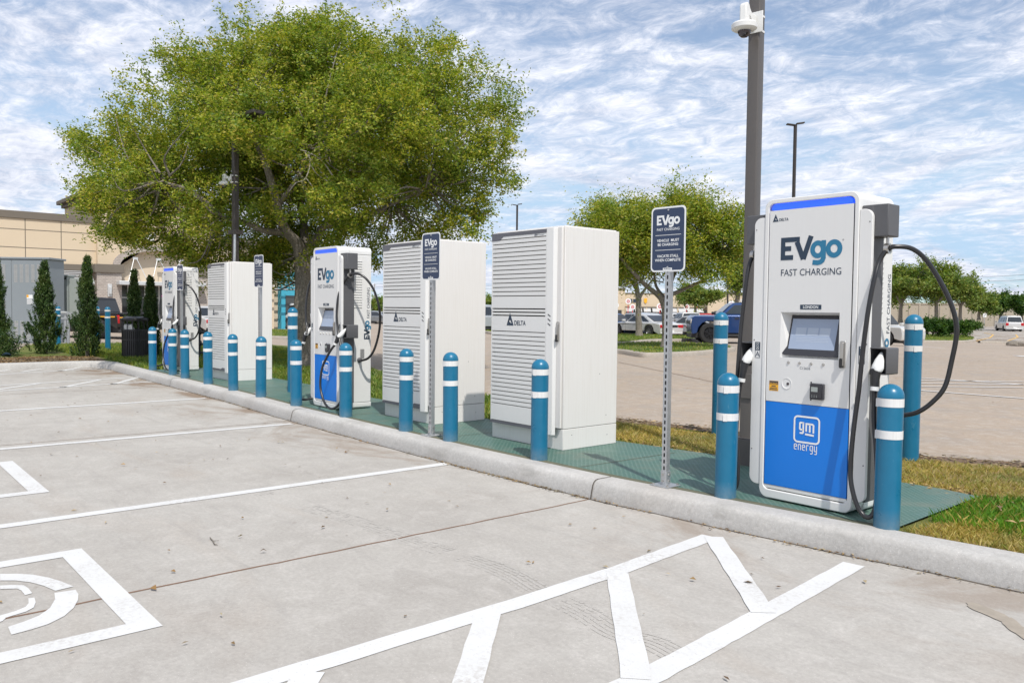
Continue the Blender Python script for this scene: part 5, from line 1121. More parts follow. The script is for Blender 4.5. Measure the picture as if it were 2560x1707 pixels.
# ---------------------------------------------------------------- shop building on the left
XB = -52.75
def R6(x, y): return (x/3.564, 480+y/3.564)
def yz(x, y): return onx(XB, *R6(x, y))
def facade_box(bm, ya, yb, z0, z1, d0, d1, mi=0): box(bm, XB+d0, XB+d1, ya, yb, z0, z1, mi)
def shop():
    t = thing('shop_building', 'long tan stucco shop building with brick pier, arched entrance and louvred awnings', 'building', (XB, 0, 0))
    o_ = lambda n, bm, m_, par=t, **k: (setattr(mk_ := mk(n, bm, m_, par, **k), 'location', (-XB, 0, 0)) if par is t else None, mk_)[1]
    yT = yz(853, 300)[0]; yA0 = yz(1055, 620)[0]
    z1 = 6.72; zb = 3.86
    bm = new(); facade_box(bm, -26, yT, zb, z1-.42, -20, 0); w = o_('wall', bm, 'stucco')
    bm = new()
    for z in (yz(300, 340)[1], yz(300, 500)[1]): facade_box(bm, -26, yT, z-.02, z+.02, .0, .006)
    for px in (225, 545, -90): y_ = yz(px, 400)[0]; facade_box(bm, y_-.02, y_+.02, zb, z1-.42, .0, .007)
    gr_ = mk('wall_joints', bm, 'trim', w)
    bm = new(); facade_box(bm, -26.1, yT, z1-.42, z1, -20.1, .08); o_('coping', bm, 'trim', bevel=.02)
    bm = new(); facade_box(bm, -26, yT, 3.50, zb, -19, .10); o_('lintel_band', bm, 'trim', bevel=.01)
    bm = new(); facade_box(bm, -26, yT, 0, 3.5, -19, -.9); lw = o_('lower_wall', bm, 'brownwall')
    for i in range(8):
        y_ = yT-2.2-i*3.4; bm = new(); facade_box(bm, y_-1.3, y_, .3, 2.6, -.9, -.86); g_ = o_('window', bm, 'glass'); bm = new()
        for yy in (y_-1.3, y_-.68, y_-.06): facade_box(bm, yy, yy+.06, .3, 2.6, -.86, -.82)
        facade_box(bm, y_-1.3, y_, 2.6, 2.68, -.88, -.82); mk('window_frame', bm, 'alum', g_)
    for i in range(5):                                   # awnings
        ya = yT-3.55-i*3.35; yb = ya+3.2
        bm = new()
        for k in range(8): u = k/7; boxr(bm, Vector((XB+.15+u*.95, (ya+yb)/2, 3.45-u*.70)), (.11, yb-ya, .035), Matrix.Rotation(R_(12), 4, 'Y'))
        for yy in (ya, yb-.06): boxr(bm, Vector((XB+.62, yy+.03, 3.10)), (1.30, .07, .10), Matrix.Rotation(R_(36.5), 4, 'Y'))
        o_('louvred_awning', bm, 'alum')
    # tower with the arch
    yR = 19.6; zt = 8.1; P0 = 1.0
    za = 3.9; ya0, ya1 = yA0, yA0+4.6; yc = (ya0+ya1)/2; ry = (ya1-ya0)/2; rz = .95
    arcp = [(yc-ry*math.cos(R_(180*i/20)), za+rz*math.sin(R_(180*i/20))) for i in range(21)]
    bm = new()
    top = [(yT, zt), (yR, zt)]
    pts = [(yT, za)]+arcp+[(yR, za), (yR, zt), (yT, zt)]
    prism(bm, pts, XB-8, XB+.35, 'x'); bmesh.ops.triangulate(bm, faces=[f for f in bm.faces if len(f.verts) > 4]); tw = o_('tower_wall', bm, 'stucco', smooth=20)
    bm = new(); facade_box(bm, yT, yR, yz(900, 380)[1]-.02, yz(900, 380)[1]+.02, .35, .356); mk('wall_joints', bm, 'trim', tw)
    bm = new(); A2_ = [(yc-(ry+.42)*math.cos(R_(180*i/20)), za+(rz+.34)*math.sin(R_(180*i/20))) for i in range(21)]
    prism(bm, arcp+A2_[::-1], XB+.2, XB+.42, 'x'); bmesh.ops.triangulate(bm, faces=[f for f in bm.faces if len(f.verts) > 4]); o_('arch_trim', bm, 'stone', smooth=20)
    bm = new(); box(bm, XB-8.3, XB+.75, yT-.45, yR+.4, zt, zt+.25); box(bm, XB-8.1, XB+.5, yT-.2, yR+.2, zt-.22, zt); o_('cornice', bm, 'trim', bevel=.03)
    for a, b in ((yT-.08, yA0+.05), (ya1-.02, yR+.05)):
        bm = new(); box(bm, XB-1, XB+.5, a, b, 0, 3.42); pr_ = o_('stone_pier', bm, 'stone'); bm = new(); box(bm, XB-1, XB+.62, a-.12, b+.12, 3.42, za+.02); mk('pier_cap', bm, 'trim', pr_, bevel=.02)
        bm = new(); y_ = (a+b)/2; box(bm, XB+.5, XB+.62, y_-.12, y_+.12, 2.0, 2.75); box(bm, XB+.6, XB+.75, y_-.07, y_+.07, 2.15, 2.6); mk('wall_lamp', bm, 'alum', pr_, bevel=.02)
    bm = new(); box(bm, XB-7, XB-.15, ya0, ya1, 2.75, 5.2); o_('entrance_wall', bm, 'stucco2')
    bm = new(); box(bm, XB-1.0, XB+1.15, ya0-.25, ya1+.25, 2.72, 2.95); cn = o_('canopy', bm, 'alum', bevel=.02)
    bm = new()
    for y_ in (ya0+.85, ya0+2.2, ya0+3.55):
        for s in (-1, 1): tube(bm, [(XB+.4, y_+s*.07, 4.35), (XB+1.0, y_+s*.55, 2.95)], .022, 8)
        box(bm, XB+.34, XB+.44, y_-.14, y_+.14, 4.28, 4.42)
    mk('tie_rods', bm, 'alum', cn)
    bm = new(); box(bm, XB-1.1, XB-1.04, ya0, ya1, 0, 2.72); gl_ = o_('shop_window', bm, 'glass')
    bm = new()
    for y_ in (ya0, ya0+.75, ya0+1.75, ya0+2.6, ya0+3.6, ya1-.08): box(bm, XB-1.04, XB-.98, y_, y_+.08, 0, 2.72)
    box(bm, XB-1.03, XB-.99, ya0, ya1, 1.95, 2.02); mk('window_frame', bm, 'alum', gl_)
    bm = new(); fn = lambda u, v: (XB-.97, u, v); ribbon(bm, arc(ya0+2.95, 2.2, .16, 0, 350, 16), .05, fn=fn, closed=True); ribbon(bm, [(ya0+2.9, 2.12), (ya0+2.95, 2.28), (ya0+3.0, 2.12)], .04, fn=fn); mk('neon_sign', bm, 'pink', gl_, smooth=0, fix=False)
    # script letters on the tower
    bm = new(); yl, zl = yz(978, 425); yr, zr = yz(1050, 300); s = (zr-zl)/125.
    fn = lambda u, v: (XB+.42, yl+(u-978)*s*1.0, zl+(425-v)*s)
    def scr(d, wd, mi, off):
        f_ = lambda u, v: (XB+.40+off, *fn(u, v)[1:])
        for pts in (((985, 345), (1005, 318), (1040, 303), (1052, 312), (1040, 345), (990, 422)), ((1015, 395), (1050, 350), (1075, 338), (1080, 350), (1045, 418)), ((1065, 400), (1095, 352), (1112, 345), (1116, 360), (1085, 418), (1100, 420)),
                    ((1165, 365), (1150, 360), (1128, 385), (1120, 412), (1132, 420), (1160, 385), (1172, 362), (1155, 415), (1165, 420)), ((1215, 345), (1195, 360), (1210, 385), (1205, 412), (1180, 420)), ((1268, 345), (1248, 360), (1262, 385), (1256, 412), (1232, 420)),
                    ((1320, 365), (1303, 360), (1282, 385), (1275, 412), (1288, 420), (1315, 385), (1327, 362), (1310, 415))):
            ribbon(bm, [(p_[0], p_[1]) for p_ in catmull([(a, b, 0) for a, b in pts], 4)], wd, fn=f_, mi=mi)
    scr(0, 26, 0, 0); scr(0, 13, 1, .02); mk('shop_lettering', bm, ['ink', 'signwhite'], tw, smooth=0, fix=False)
    # stretch beyond the tower
    bm = new(); box(bm, XB-20, XB-.3, yR, 25.4, 0, 5.6); o_('side_wall', bm, 'stucco2'); bm = new(); box(bm, XB-20, XB-.1, yR+.3, 25.6, 5.6, 6.0); o_('side_coping', bm, 'trim')
    for y_ in (21.0, 22.6): 
        bm = new(); box(bm, XB-.3, XB+.5, y_, y_+.7, 0, 3.3); o_('shop_column', bm, 'stucco', bevel=.02)
        bm = new(); [boxr(bm, Vector((XB+.2+k*.22, y_+1.7, 3.7-k*.2)), (.10, 1.6, .03), Matrix.Rotation(R_(15), 4, 'Y')) for k in range(6)]; o_('louvred_awning', bm, 'alum')
    bm = new(); box(bm, XB-.3, XB-.22, 20.5, 23.6, .2, 3.0); o_('shop_window', bm, 'glass')
    bm = new(); box(bm, XB-.28, XB+.3, 23.9, 25.5, 0, 3.9); tq = o_('turquoise_front', bm, simple('turquoise_paint', (.06, .38, .52), .5, var=.1)); bm = new(); box(bm, XB+.3, XB+.34, 24.2, 25.0, 0, 2.3); mk('door', bm, 'glass', tq)
shop()

# ---------------------------------------------------------------- vehicles
def vehicle(name, label, cat, kind, paint, pos, rz, L_=4.8, W=1.85, H=1.5, wr=.34, group='cars parked in the far lot', plate=None, rimmat='rim', hz=None):
    """x forward, origin on the ground at the centre"""
    t = thing(name, label, cat, pos, rz, group); P = CP[paint]; h2 = L_/2; fa, ra = h2-(.15 if kind == 'truck' else .19)*L_, -h2+.21*L_
    belt = dict(sedan=.62, coupe=.66, suv=.60, van=.56, truck=.70, jeep=.60, hatch=.62)[kind]*H; gc = dict(truck=.30*H*.72, jeep=.36*H*.7, suv=.16*H).get(kind, .13*H)
    nose = dict(sedan=.50, coupe=.52, suv=.58, van=.50, truck=.68, jeep=.56, hatch=.54)[kind]*H; tailz = dict(sedan=.58, coupe=.62, suv=.60, van=.58, truck=.72, jeep=.60, hatch=.60)[kind]*H
    def arch(cx, r, n=8): return [(cx+r*math.cos(R_(a)), max(gc, wr+r*math.sin(R_(a)))) for a in np.linspace(0, 180, n) if wr+r*math.sin(R_(a)) >= gc-.001]
    aw = wr*1.2
    out_ = [(h2-.03, gc+.05), (h2, nose*.62), (h2-.05, nose*.93), (h2-.18, nose), (h2-L_*.26, belt*.985), (h2-L_*.30, belt)]
    out_ += [(-h2+.12*L_, belt*1.01), (-h2+.10, tailz), (-h2+.02, tailz*.92), (-h2, tailz*.6), (-h2+.05, gc+.06), (-h2+.12, gc)]
    out_ += [(p_[0], p_[1]) for p_ in arch(ra, aw)[::-1]]+[(p_[0], p_[1]) for p_ in arch(fa, aw)[::-1]]+[(h2-.10, gc)]
    bm = new(); yw = W/2; rows = []
    prof = ((-yw, .0), (-yw, 0))
    def row(y, kx, up): return [bm.verts.new((x*kx, y, z+(up if z < belt*.5 else 0))) for x, z in out_]
    rws = [row(-yw*.96, .985, .0), row(-yw, 1, 0), row(-yw*.5, 1.008, 0), row(yw*.5, 1.008, 0), row(yw, 1, 0), row(yw*.96, .985, 0)]
    # tuck the bodywork in towards the shoulder
    for rw, s in ((rws[0], -1), (rws[5], 1)):
        for v in rw: v.co.y = s*(yw-.05-.10*max(0, (v.co.z-belt*.55)/belt))
    for rw, s in ((rws[1], -1), (rws[4], 1)):
        for v in rw: v.co.y = s*(yw-.02-.0*abs(v.co.z)); v.co.z -= .035 if v.co.z > belt*.8 else 0
    rws = [rws[1], rws[2], rws[3], rws[4]]
    for a, b in zip(rws, rws[1:]):
        for i in range(len(out_)): j = (i+1) % len(out_); bm.faces.new((a[i], a[j], b[j], b[i]))
    bm.faces.new(rws[0][::-1]); bm.faces.new(rws[-1]); body = mk('body', bm, P, t, smooth=32, bevel=.045, seg=3)
    # greenhouse
    spec = dict(sedan=(.20, .075, -.22, -.36), coupe=(.17, .03, -.15, -.38), suv=(.21, .10, -.40, -.475), van=(.30, .14, -.42, -.485), truck=(.27, .165, -.105, -.13), jeep=(.14, .08, -.12, -.15), hatch=(.21, .09, -.30, -.43))[kind]
    x0, x1, x2, x3 = [v*L_ for v in spec]; yb_, yt = yw*.90, yw*.72; zb_, zt_ = belt-.03, H
    def cr(x, y, z): return bm.verts.new((x, y, z))
    bm = new(); n_ = 7; rp = []
    for s in (-1, 1):
        rp.append([cr(x0, s*yb_, zb_), cr(x1, s*yt, zt_-.05), cr((x1*.6+x2*.4), s*yt, zt_), cr(x2, s*yt, zt_-.03), cr(x3, s*yb_, zb_)])
    a, b = rp
    mid = [cr(v.co.x, 0, v.co.z+(.03 if 0 < i < 4 else 0)) for i, v in enumerate(a)]
    for i in range(4): bm.faces.new((a[i], a[i+1], mid[i+1], mid[i])); bm.faces.new((mid[i], mid[i+1], b[i+1], b[i]))
    bm.faces.new(a[::-1]); bm.faces.new(b)
    gh = mk('cabin', bm, P, t, smooth=40, bevel=.04, seg=2)
    def pane(nm, q, off, par=gh, mat='carglass'):
        bm = new(); vs = [Vector(v) for v in q]; nn = (vs[1]-vs[0]).cross(vs[2]-vs[0]).normalized(); c = sum(vs, Vector())/len(vs)
        if nn.dot(c-Vector((0, 0, H*.6))) < 0: nn = -nn
        bm.faces.new([bm.verts.new(v+nn*off) for v in vs]); o = mk(nm, bm, mat, par, smooth=0); s_ = o.modifiers.new('t', 'SOLIDIFY'); s_.thickness = .008; return o
    def L4(x_0, z_0, x_1, z_1, s, i0=0): pass
    def side(s, ua, ub, va=.12, vb=.86):        # u along the belt line (0 front, 1 rear), v up
        def pt(u, v):
            xf = x0+(x1-x0)*v; xr = x3+(x2-x3)*v; y = yb_+(yt-yb_)*v; return (xf+(xr-xf)*u, s*y, zb_+(zt_-.05-zb_)*v)
        return [pt(ua[0], va), pt(ub[0], va), pt(ub[1], vb), pt(ua[1], vb)]
    segs = dict(sedan=[((.05, .06), (.46, .48)), ((.50, .52), (.90, .88))], coupe=[((.06, .08), (.58, .60)), ((.62, .64), (.86, .80))], suv=[((.05, .06), (.34, .35)), ((.37, .38), (.66, .66)), ((.69, .69), (.94, .92))], van=[((.05, .06), (.34, .35)), ((.37, .38), (.66, .66)), ((.69, .69), (.95, .95))], truck=[((.08, .10), (.50, .51)), ((.55, .56), (.93, .92))], jeep=[((.08, .10), (.50, .51)), ((.55, .56), (.93, .92))], hatch=[((.05, .06), (.46, .48)), ((.50, .52), (.92, .90))])[kind]
    for s in (-1, 1):
        for ua, ub in segs: pane('side_window', side(s, ua, ub), .022)
    wx = lambda v: x0+(x1-x0)*v; rx_ = lambda v: x3+(x2-x3)*v; yv = lambda v: yb_+(yt-yb_)*v; zv = lambda v: zb_+(zt_-.05-zb_)*v
    pane('windscreen', [(wx(.1), -yv(.1)*.93, zv(.1)), (wx(.1), yv(.1)*.93, zv(.1)), (wx(.92), yv(.92)*.92, zv(.92)), (wx(.92), -yv(.92)*.92, zv(.92))], .03)
    zr_ = lambda v: zb_+(zt_-.03-zb_)*v
    pane('rear_window', [(rx_(.14), -yv(.14)*.90, zr_(.14)), (rx_(.14), yv(.14)*.90, zr_(.14)), (rx_(.85), yv(.85)*.88, zr_(.85)), (rx_(.85), -yv(.85)*.88, zr_(.85))], .03)
    for xw in (fa, ra):
        for s in (-1, 1):
            wv = thing('wheel', None, None, (xw, s*(yw-(.13 if kind not in ('truck', 'jeep') else .06)), wr)); wv.parent = t
            wdt = .12 if kind not in ('truck', 'jeep') else .15
            bm = new(); lathe(bm, [(wr*.62, -wdt), (wr*.9, -wdt), (wr, -wdt*.7), (wr, wdt*.7), (wr*.9, wdt), (wr*.62, wdt), (wr*.62, -wdt)], 28, axis='y')
            if kind in ('truck', 'jeep'):
                for k in range(28): a_ = 2*PI*k/28; boxr(bm, Vector((wr*math.cos(a_), (.05 if k % 2 else -.05), wr*math.sin(a_))), (.02, .14, .055), Matrix.Rotation(-a_, 4, 'Y'))
            mk('tyre', bm, 'tyre', wv)
            bm = new(); yo = s*wdt*.75; lathe(bm, [(0, yo-.02*s), (wr*.16, yo), (wr*.2, yo-.04*s), (wr*.5, yo-.05*s), (wr*.58, yo), (wr*.63, yo), (wr*.63, -yo)], 24, axis='y')
            for k in range(6):
                a_ = 2*PI*k/6+.3; boxr(bm, Vector((wr*.36*math.cos(a_), yo-.012*s, wr*.36*math.sin(a_))), (wr*.46, .03, wr*.13), Matrix.Rotation(-a_, 4, 'Y'))
            mk('rim', bm, rimmat, wv)
    for s in (-1, 1):
        bm = new(); box(bm, h2-.16, h2+.004, *sorted((s*(yw-.42), s*(yw-.06))), nose*.70, nose*.86); mk('headlight', bm, 'headl', t, bevel=.03)
        tz0, tz1 = (tailz*.66, tailz*.90) if kind not in ('truck', 'jeep', 'van', 'suv') else (tailz*.62, tailz*.96)
        wv_ = dict(coupe=.50, sedan=.42, van=.36, suv=.34).get(kind, .13)
        bm = new(); box(bm, -h2-.012, -h2+.16, *sorted((s*(yw-wv_), s*(yw-.03))), tz0, tz1); mk('tail_light', bm, 'tail', t, bevel=.03)
        bm = new(); box(bm, x0-.12, x0+.06, *sorted((s*(yw-.04), s*(yw+.15))), belt+.0, belt+.14); mk('mirror', bm, 'cladding' if kind in ('truck', 'jeep') else P, t, bevel=.03)
        bm = new()
        for u in ((.30,) if kind == 'coupe' else (.27, .62)): xx = x0+(x3-x0)*u-.25; box(bm, xx, xx+.20, *sorted((s*(yw-.03), s*(yw+.012))), belt*.86, belt*.90)
        mk('door_handles', bm, P if kind != 'truck' else 'cladding', t)
        bm = new()
        for u in ((.02, .60) if kind == 'coupe' else (.02, .42, .80)): xx = x0+(x3-x0)*u-.05; box(bm, xx-.006, xx+.006, *sorted((s*(yw-.03), s*(yw-.0175))), gc+.10, belt*.95)
        mk('door_seams', bm, 'cladding', t)
        if kind in ('truck', 'jeep', 'suv'):
            bm = new(); box(bm, ra+aw+.05, fa-aw-.05, *sorted((s*(yw-.12), s*(yw+.03))), gc-.09, gc+.02); mk('side_step', bm, 'cladding', t, bevel=.02)
    bm = new(); box(bm, h2-.05, h2+.015, -yw*.62, yw*.62, nose*.50, nose*.80); mk('grille', bm, 'cladding', t, bevel=.02)
    bm = new(); box(bm, -h2+.05, h2-.05, -yw*.8, yw*.8, gc*.6, gc*1.2); mk('underbody', bm, 'cladding', t)
    if kind == 'coupe': bm = new(); box(bm, -h2-.013, -h2+.1, -yw+.50, yw-.50, tailz*.68, tailz*.88); mk('rear_panel', bm, 'cladding', t)
    bm = new(); box(bm, -h2-.02, -h2+.02, -.17, .17, tailz*.36, tailz*.52); pl = mk('number_plate', bm, 'signwhite', t)
    if plate: bm = new(); text(bm, plate, lambda u, v: (-h2-.0215, -u, v), 0, tailz*.44, w=.26, h=.08, bold=.03); mk('plate_lettering', bm, 'ink', pl, smooth=0, fix=False)
    bm = new(); box(bm, -h2-.035, -h2+.12, -yw*.9, yw*.9, tailz*.26, tailz*.36); mk('rear_bumper', bm, 'cladding' if kind in ('jeep',) else ('chrome' if kind == 'truck' else P), t, bevel=.03)
    if kind in ('truck', 'jeep'):                 # open load bed with rails
        bm = new(); box(bm, -h2+.08, x3-.06, -yw+.10, yw-.10, tailz+.0, tailz+.012); mk('bed_liner', bm, 'cladding', t)
        bm = new()
        for s in (-1, 1): box(bm, -h2+.04, x3-.04, *sorted((s*(yw-.10), s*(yw-.02))), tailz-.03, tailz+.05)
        box(bm, -h2+.0, -h2+.07, -yw+.1, yw-.1, tailz-.03, tailz+.06); mk('bed_rails', bm, P, t, bevel=.02)
    return t
def heading(dep_dir_px, ang):      # heading measured from the line of sight through that photo column: 0 = driving away, 90 = to the right
    d = ray(dep_dir_px*KD, 853); a = math.atan2(d[1], d[0]); return a-R_(ang)
def put(px, dep): q = atd(px, 720, dep); return (q.x, q.y, zg(q.x, q.y))
CARS = [
 ('pickup_truck', 'large dark blue pickup truck with black wheels behind the tall bollard', 'pickup truck', 'truck', 'blue', (1722, 39.5), -102, dict(L_=5.9, W=2.05, H=1.97, wr=.49, rimmat='rimblack')),
 ('parked_car', 'white coupe seen from behind, parked beyond the grass islands with black rear panel', 'car', 'coupe', 'white', (1481, 50), -42, dict(L_=4.8, W=1.92, H=1.38, wr=.36)),
 ('parked_car', 'pale silver coupe parked just left of the blue pickup', 'car', 'coupe', 'silver', (1584, 50), -68, dict(L_=4.8, W=1.9, H=1.36, wr=.36)),
 ('parked_car', 'light blue car partly hidden by the nearest cabinet, low at the left', 'car', 'sedan', 'lightblue', (1406, 53), 140, dict(L_=4.6, W=1.8, H=1.4)),
 ('parked_suv', 'silver grey crossover behind the white coupe, next to the nearest cabinet', 'suv', 'suv', 'silver', (1462, 64), -38, dict(L_=4.8, W=1.95, H=1.72, wr=.38)),
 ('parked_car', 'white car behind the white coupe roof, first of the middle row', 'car', 'sedan', 'white', (1520, 74), -30, {}),
 ('pickup_truck', 'white pickup truck seen from behind, right of the sign post', 'pickup truck', 'truck', 'pearl', (1582, 70), -20, dict(L_=5.6, W=2.0, H=1.9, wr=.4)),
 ('parked_suv', 'bright red vehicle beyond the white pickup', 'suv', 'suv', 'red', (1640, 84), 70, dict(L_=4.9, W=1.95, H=1.8, wr=.38)),
 ('parked_suv', 'dark grey vehicle far back near the strip mall, left one', 'suv', 'suv', 'dark', (1492, 92), -25, dict(H=1.75)),
 ('parked_suv', 'white pickup cab far back between the tree trunk and the sign post', 'suv', 'suv', 'white', (1540, 88), -25, dict(H=1.8)),
 ('parked_car', 'small silver car far back beside the grey crossover', 'car', 'sedan', 'silver', (1500, 80), -30, {}),
 ('parked_car', 'white car roof far back just right of the sign post', 'car', 'sedan', 'white', (1562, 96), 20, {}),
 ('minivan', 'white minivan with red tail light seen left of the oak trunk', 'minivan', 'van', 'white', (640, 57), -52, dict(L_=5.1, W=2.0, H=1.78, wr=.35)),
 ('parked_suv', 'silver utility vehicle seen in the gap between the middle and nearest cabinets', 'suv', 'suv', 'silver', (1127, 54), 62, dict(L_=4.9, W=1.9, H=1.8, wr=.38)),
 ('parked_suv', 'white utility vehicle at right behind the tall bollard, facing right', 'suv', 'suv', 'pearl', (2006, 46), 128, dict(L_=5.2, W=2.0, H=1.85, wr=.40)),
 ('parked_car', 'dark car far away seen between the second charger and the middle cabinet', 'car', 'sedan', 'grey', (862, 92), 100, {}),
 ('parked_suv', 'white vehicle far away seen through the second charger cable loop', 'suv', 'suv', 'white', (871, 100), 165, {}),
 ('van', 'white van driving on the curved road at the right edge', 'van', 'van', 'white', (2318, 100), -14, dict(L_=5.2, W=2.0, H=1.9)),
 ('pickup_truck', 'black pickup with orange stripe and white lettering on its tailgate', 'pickup truck', 'jeep', 'black', (214, 37.5), -38, dict(L_=5.5, W=1.9, H=1.85, wr=.44, plate='KTLP')),
 ('parked_car', 'white car roof between the distant charger and the pipes', 'car', 'sedan', 'white', (455, 46), -30, dict(H=1.5)),
]
for nm, lab, cat, kind, paint, (px, dep), ang, kw in CARS:
    vehicle(nm, lab, cat, kind, paint, put(px, dep), heading(px, ang), **kw)
jp = [o for o in COL.objects if o.get('label', '').startswith('black pickup with orange')][0]
bm = new(); f = lambda u, v: (-2.765, -u, v); text(bm, 'nTheWa', f, .0, .80, w=.98, h=.17, bold=.03, mi=0); ribbon(bm, [(-.85, .96), (.85, .96)], .05, fn=lambda u, v: (-2.763, -u, v), mi=1)
mk('tailgate_lettering', bm, ['signwhite', 'yellow'], jp, smooth=0, fix=False)
bm = new(); f = lambda u, v: (u, .957, v); ribbon(bm, [(-2.6, .99), (2.0, .99)], .05, fn=f, mi=0); mk('side_stripe', bm, 'yellow', jp, smooth=0, fix=False)

# ---------------------------------------------------------------- far islands, mall, road side
def island(name, label, pts, sd):
    c = [Vector((*p[:2], 0)) for p in pts]; t = None
    P = catmull(c+[c[0]], 5)[:-1]; cx = sum(p.x for p in P)/len(P); cy = sum(p.y for p in P)/len(P); area = sum(P[i].x*P[(i+1) % len(P)].y-P[(i+1) % len(P)].x*P[i].y for i in range(len(P)))
    if area < 0: P = P[::-1]
    path = [(p.x, p.y, zg(p.x, p.y)) for p in P]+[(P[0].x, P[0].y, zg(P[0].x, P[0].y))]+[(P[1].x, P[1].y, zg(P[1].x, P[1].y))]
    bm = new(); sweep(bm, path, KP); tag(mk('island_kerb', bm, 'kerbfar', smooth=60), kind='structure')
    bm = new(); inner = [Vector((cx, cy, 0))+(p-Vector((cx, cy, 0)))*(1-.2/max(.5, (p-Vector((cx, cy, 0))).length)) for p in P]
    bm.faces.new([bm.verts.new((p.x, p.y, zg(p.x, p.y)+.145)) for p in inner]); bmesh.ops.triangulate(bm, faces=bm.faces); tag(mk('island_turf', bm, 'turf'), kind='structure')
    Q = scatter([(p.x, p.y) for p in inner], 90); n = len(Q); o = blades('island_grass', Q, .14, .07, .03, 'grassgreen', .8)
    co = np.zeros(len(o.data.vertices)*3, np.float32); o.data.vertices.foreach_get('co', co); co = co.reshape(-1, 3); co[:, 2] += np.array([zg(x, y) for x, y in co[:, :2]]); o.data.vertices.foreach_set('co', co.ravel())
    tag(o, label, 'grass', kind='stuff')
island('a', 'green grass on the nearer parking island with the forked oak', [G(1480, 880), G(1546, 884), G(1582, 890), G(1616, 893.5), G(1687, 891.8), G(1779, 886), G(1840, 876), G(1760, 866), G(1640, 862), G(1520, 866), G(1420, 868)], 1)
island('b', 'green grass on the farther parking island with the slim oak', [G(1240, 838), G(1400, 850), G(1546, 863), G(1629, 856), G(1740, 853.5), G(1770, 848), G(1640, 841), G(1500, 838), G(1300, 826), G(1210, 816), G(1150, 822)], 2)
island('c', 'green grass strip across the aisle left of the oak trunk', [G(600, 845), G(720, 849), G(800, 850), G(800, 835), G(700, 830), G(600, 828)], 3)
island('d', 'green grass of the far island below the hedge on the right', [G(2200, 839), G(2330, 840), G(2425, 840), G(2440, 834), G(2390, 828), G(2200, 828)], 4)
bm = new()   # pale road beyond, right side
for q, z in (([(2446, 836), (2700, 840), (2700, 812), (2400, 808), (2400, 822)], .012),): poly_sheet(bm, [G(*p)[:2] for p in q], lambda x, y: zg(x, y)+.02)
bmesh.ops.triangulate(bm, faces=bm.faces); tag(mk('far_road', bm, 'lot'), kind='structure')
bm = new()
path = [tuple(G(x, 842, 0)[:2])+(-.44,) for x in (2452, 2500, 2560, 2640, 2750)]; sweep(bm, path, KP); tag(mk('road_kerb', bm, 'kerbfar', smooth=60), kind='structure')
bm = new(); poly_sheet(bm, [G(*p)[:2] for p in ((2480, 808), (2760, 814), (2760, 796), (2480, 794))], lambda x, y: zg(x, y)+.03); poly_sheet(bm, [G(*p)[:2] for p in ((2260, 806), (2480, 806), (2480, 800), (2260, 800))], lambda x, y: zg(x, y)+.03); tag(mk('far_verge', bm, 'turf'), kind='structure')
bm = new(); ribbon(bm, [G(*p)[:2] for p in ((2440, 838), (2475, 832), (2484, 826), (2460, 822))], .15, -.415); ribbon(bm, [G(*p)[:2] for p in ((2520, 838), (2545, 831), (2540, 826))], .15, -.415); tag(mk('far_road_lines', bm, 'paintyel'), kind='structure')
def wall_between(name, label, cat, px0, px1, dep0, dep1, z0, z1, th, mat, capm=None, panels=0):
    a = atd(px0, 720, dep0); b = atd(px1, 720, dep1); u = Vector((b.x-a.x, b.y-a.y, 0)); Ln = u.length; t = thing(name, label, cat, (a.x, a.y, z0), math.atan2(u.y, u.x))
    bm = new(); box(bm, 0, Ln, 0, th, 0, z1-z0); mk('wall_panel', bm, mat, t)
    if capm: bm = new(); box(bm, -.05, Ln+.05, -.08, th+.1, z1-z0, z1-z0+.25); mk('wall_cap', bm, capm, t)
    if panels:
        bm = new(); [box(bm, Ln*i/panels-.12, Ln*i/panels+.12, -.10, -.002, 0, z1-z0+.1) for i in range(panels+1)]; mk('wall_posts', bm, mat, t)
    return t, Ln
wall_between('boundary_wall', 'long beige panel wall behind the trees on the right', 'wall', 2020, 2600, 150, 128, -.5, 3.3, .3, 'farwall', 'farwall', 22)
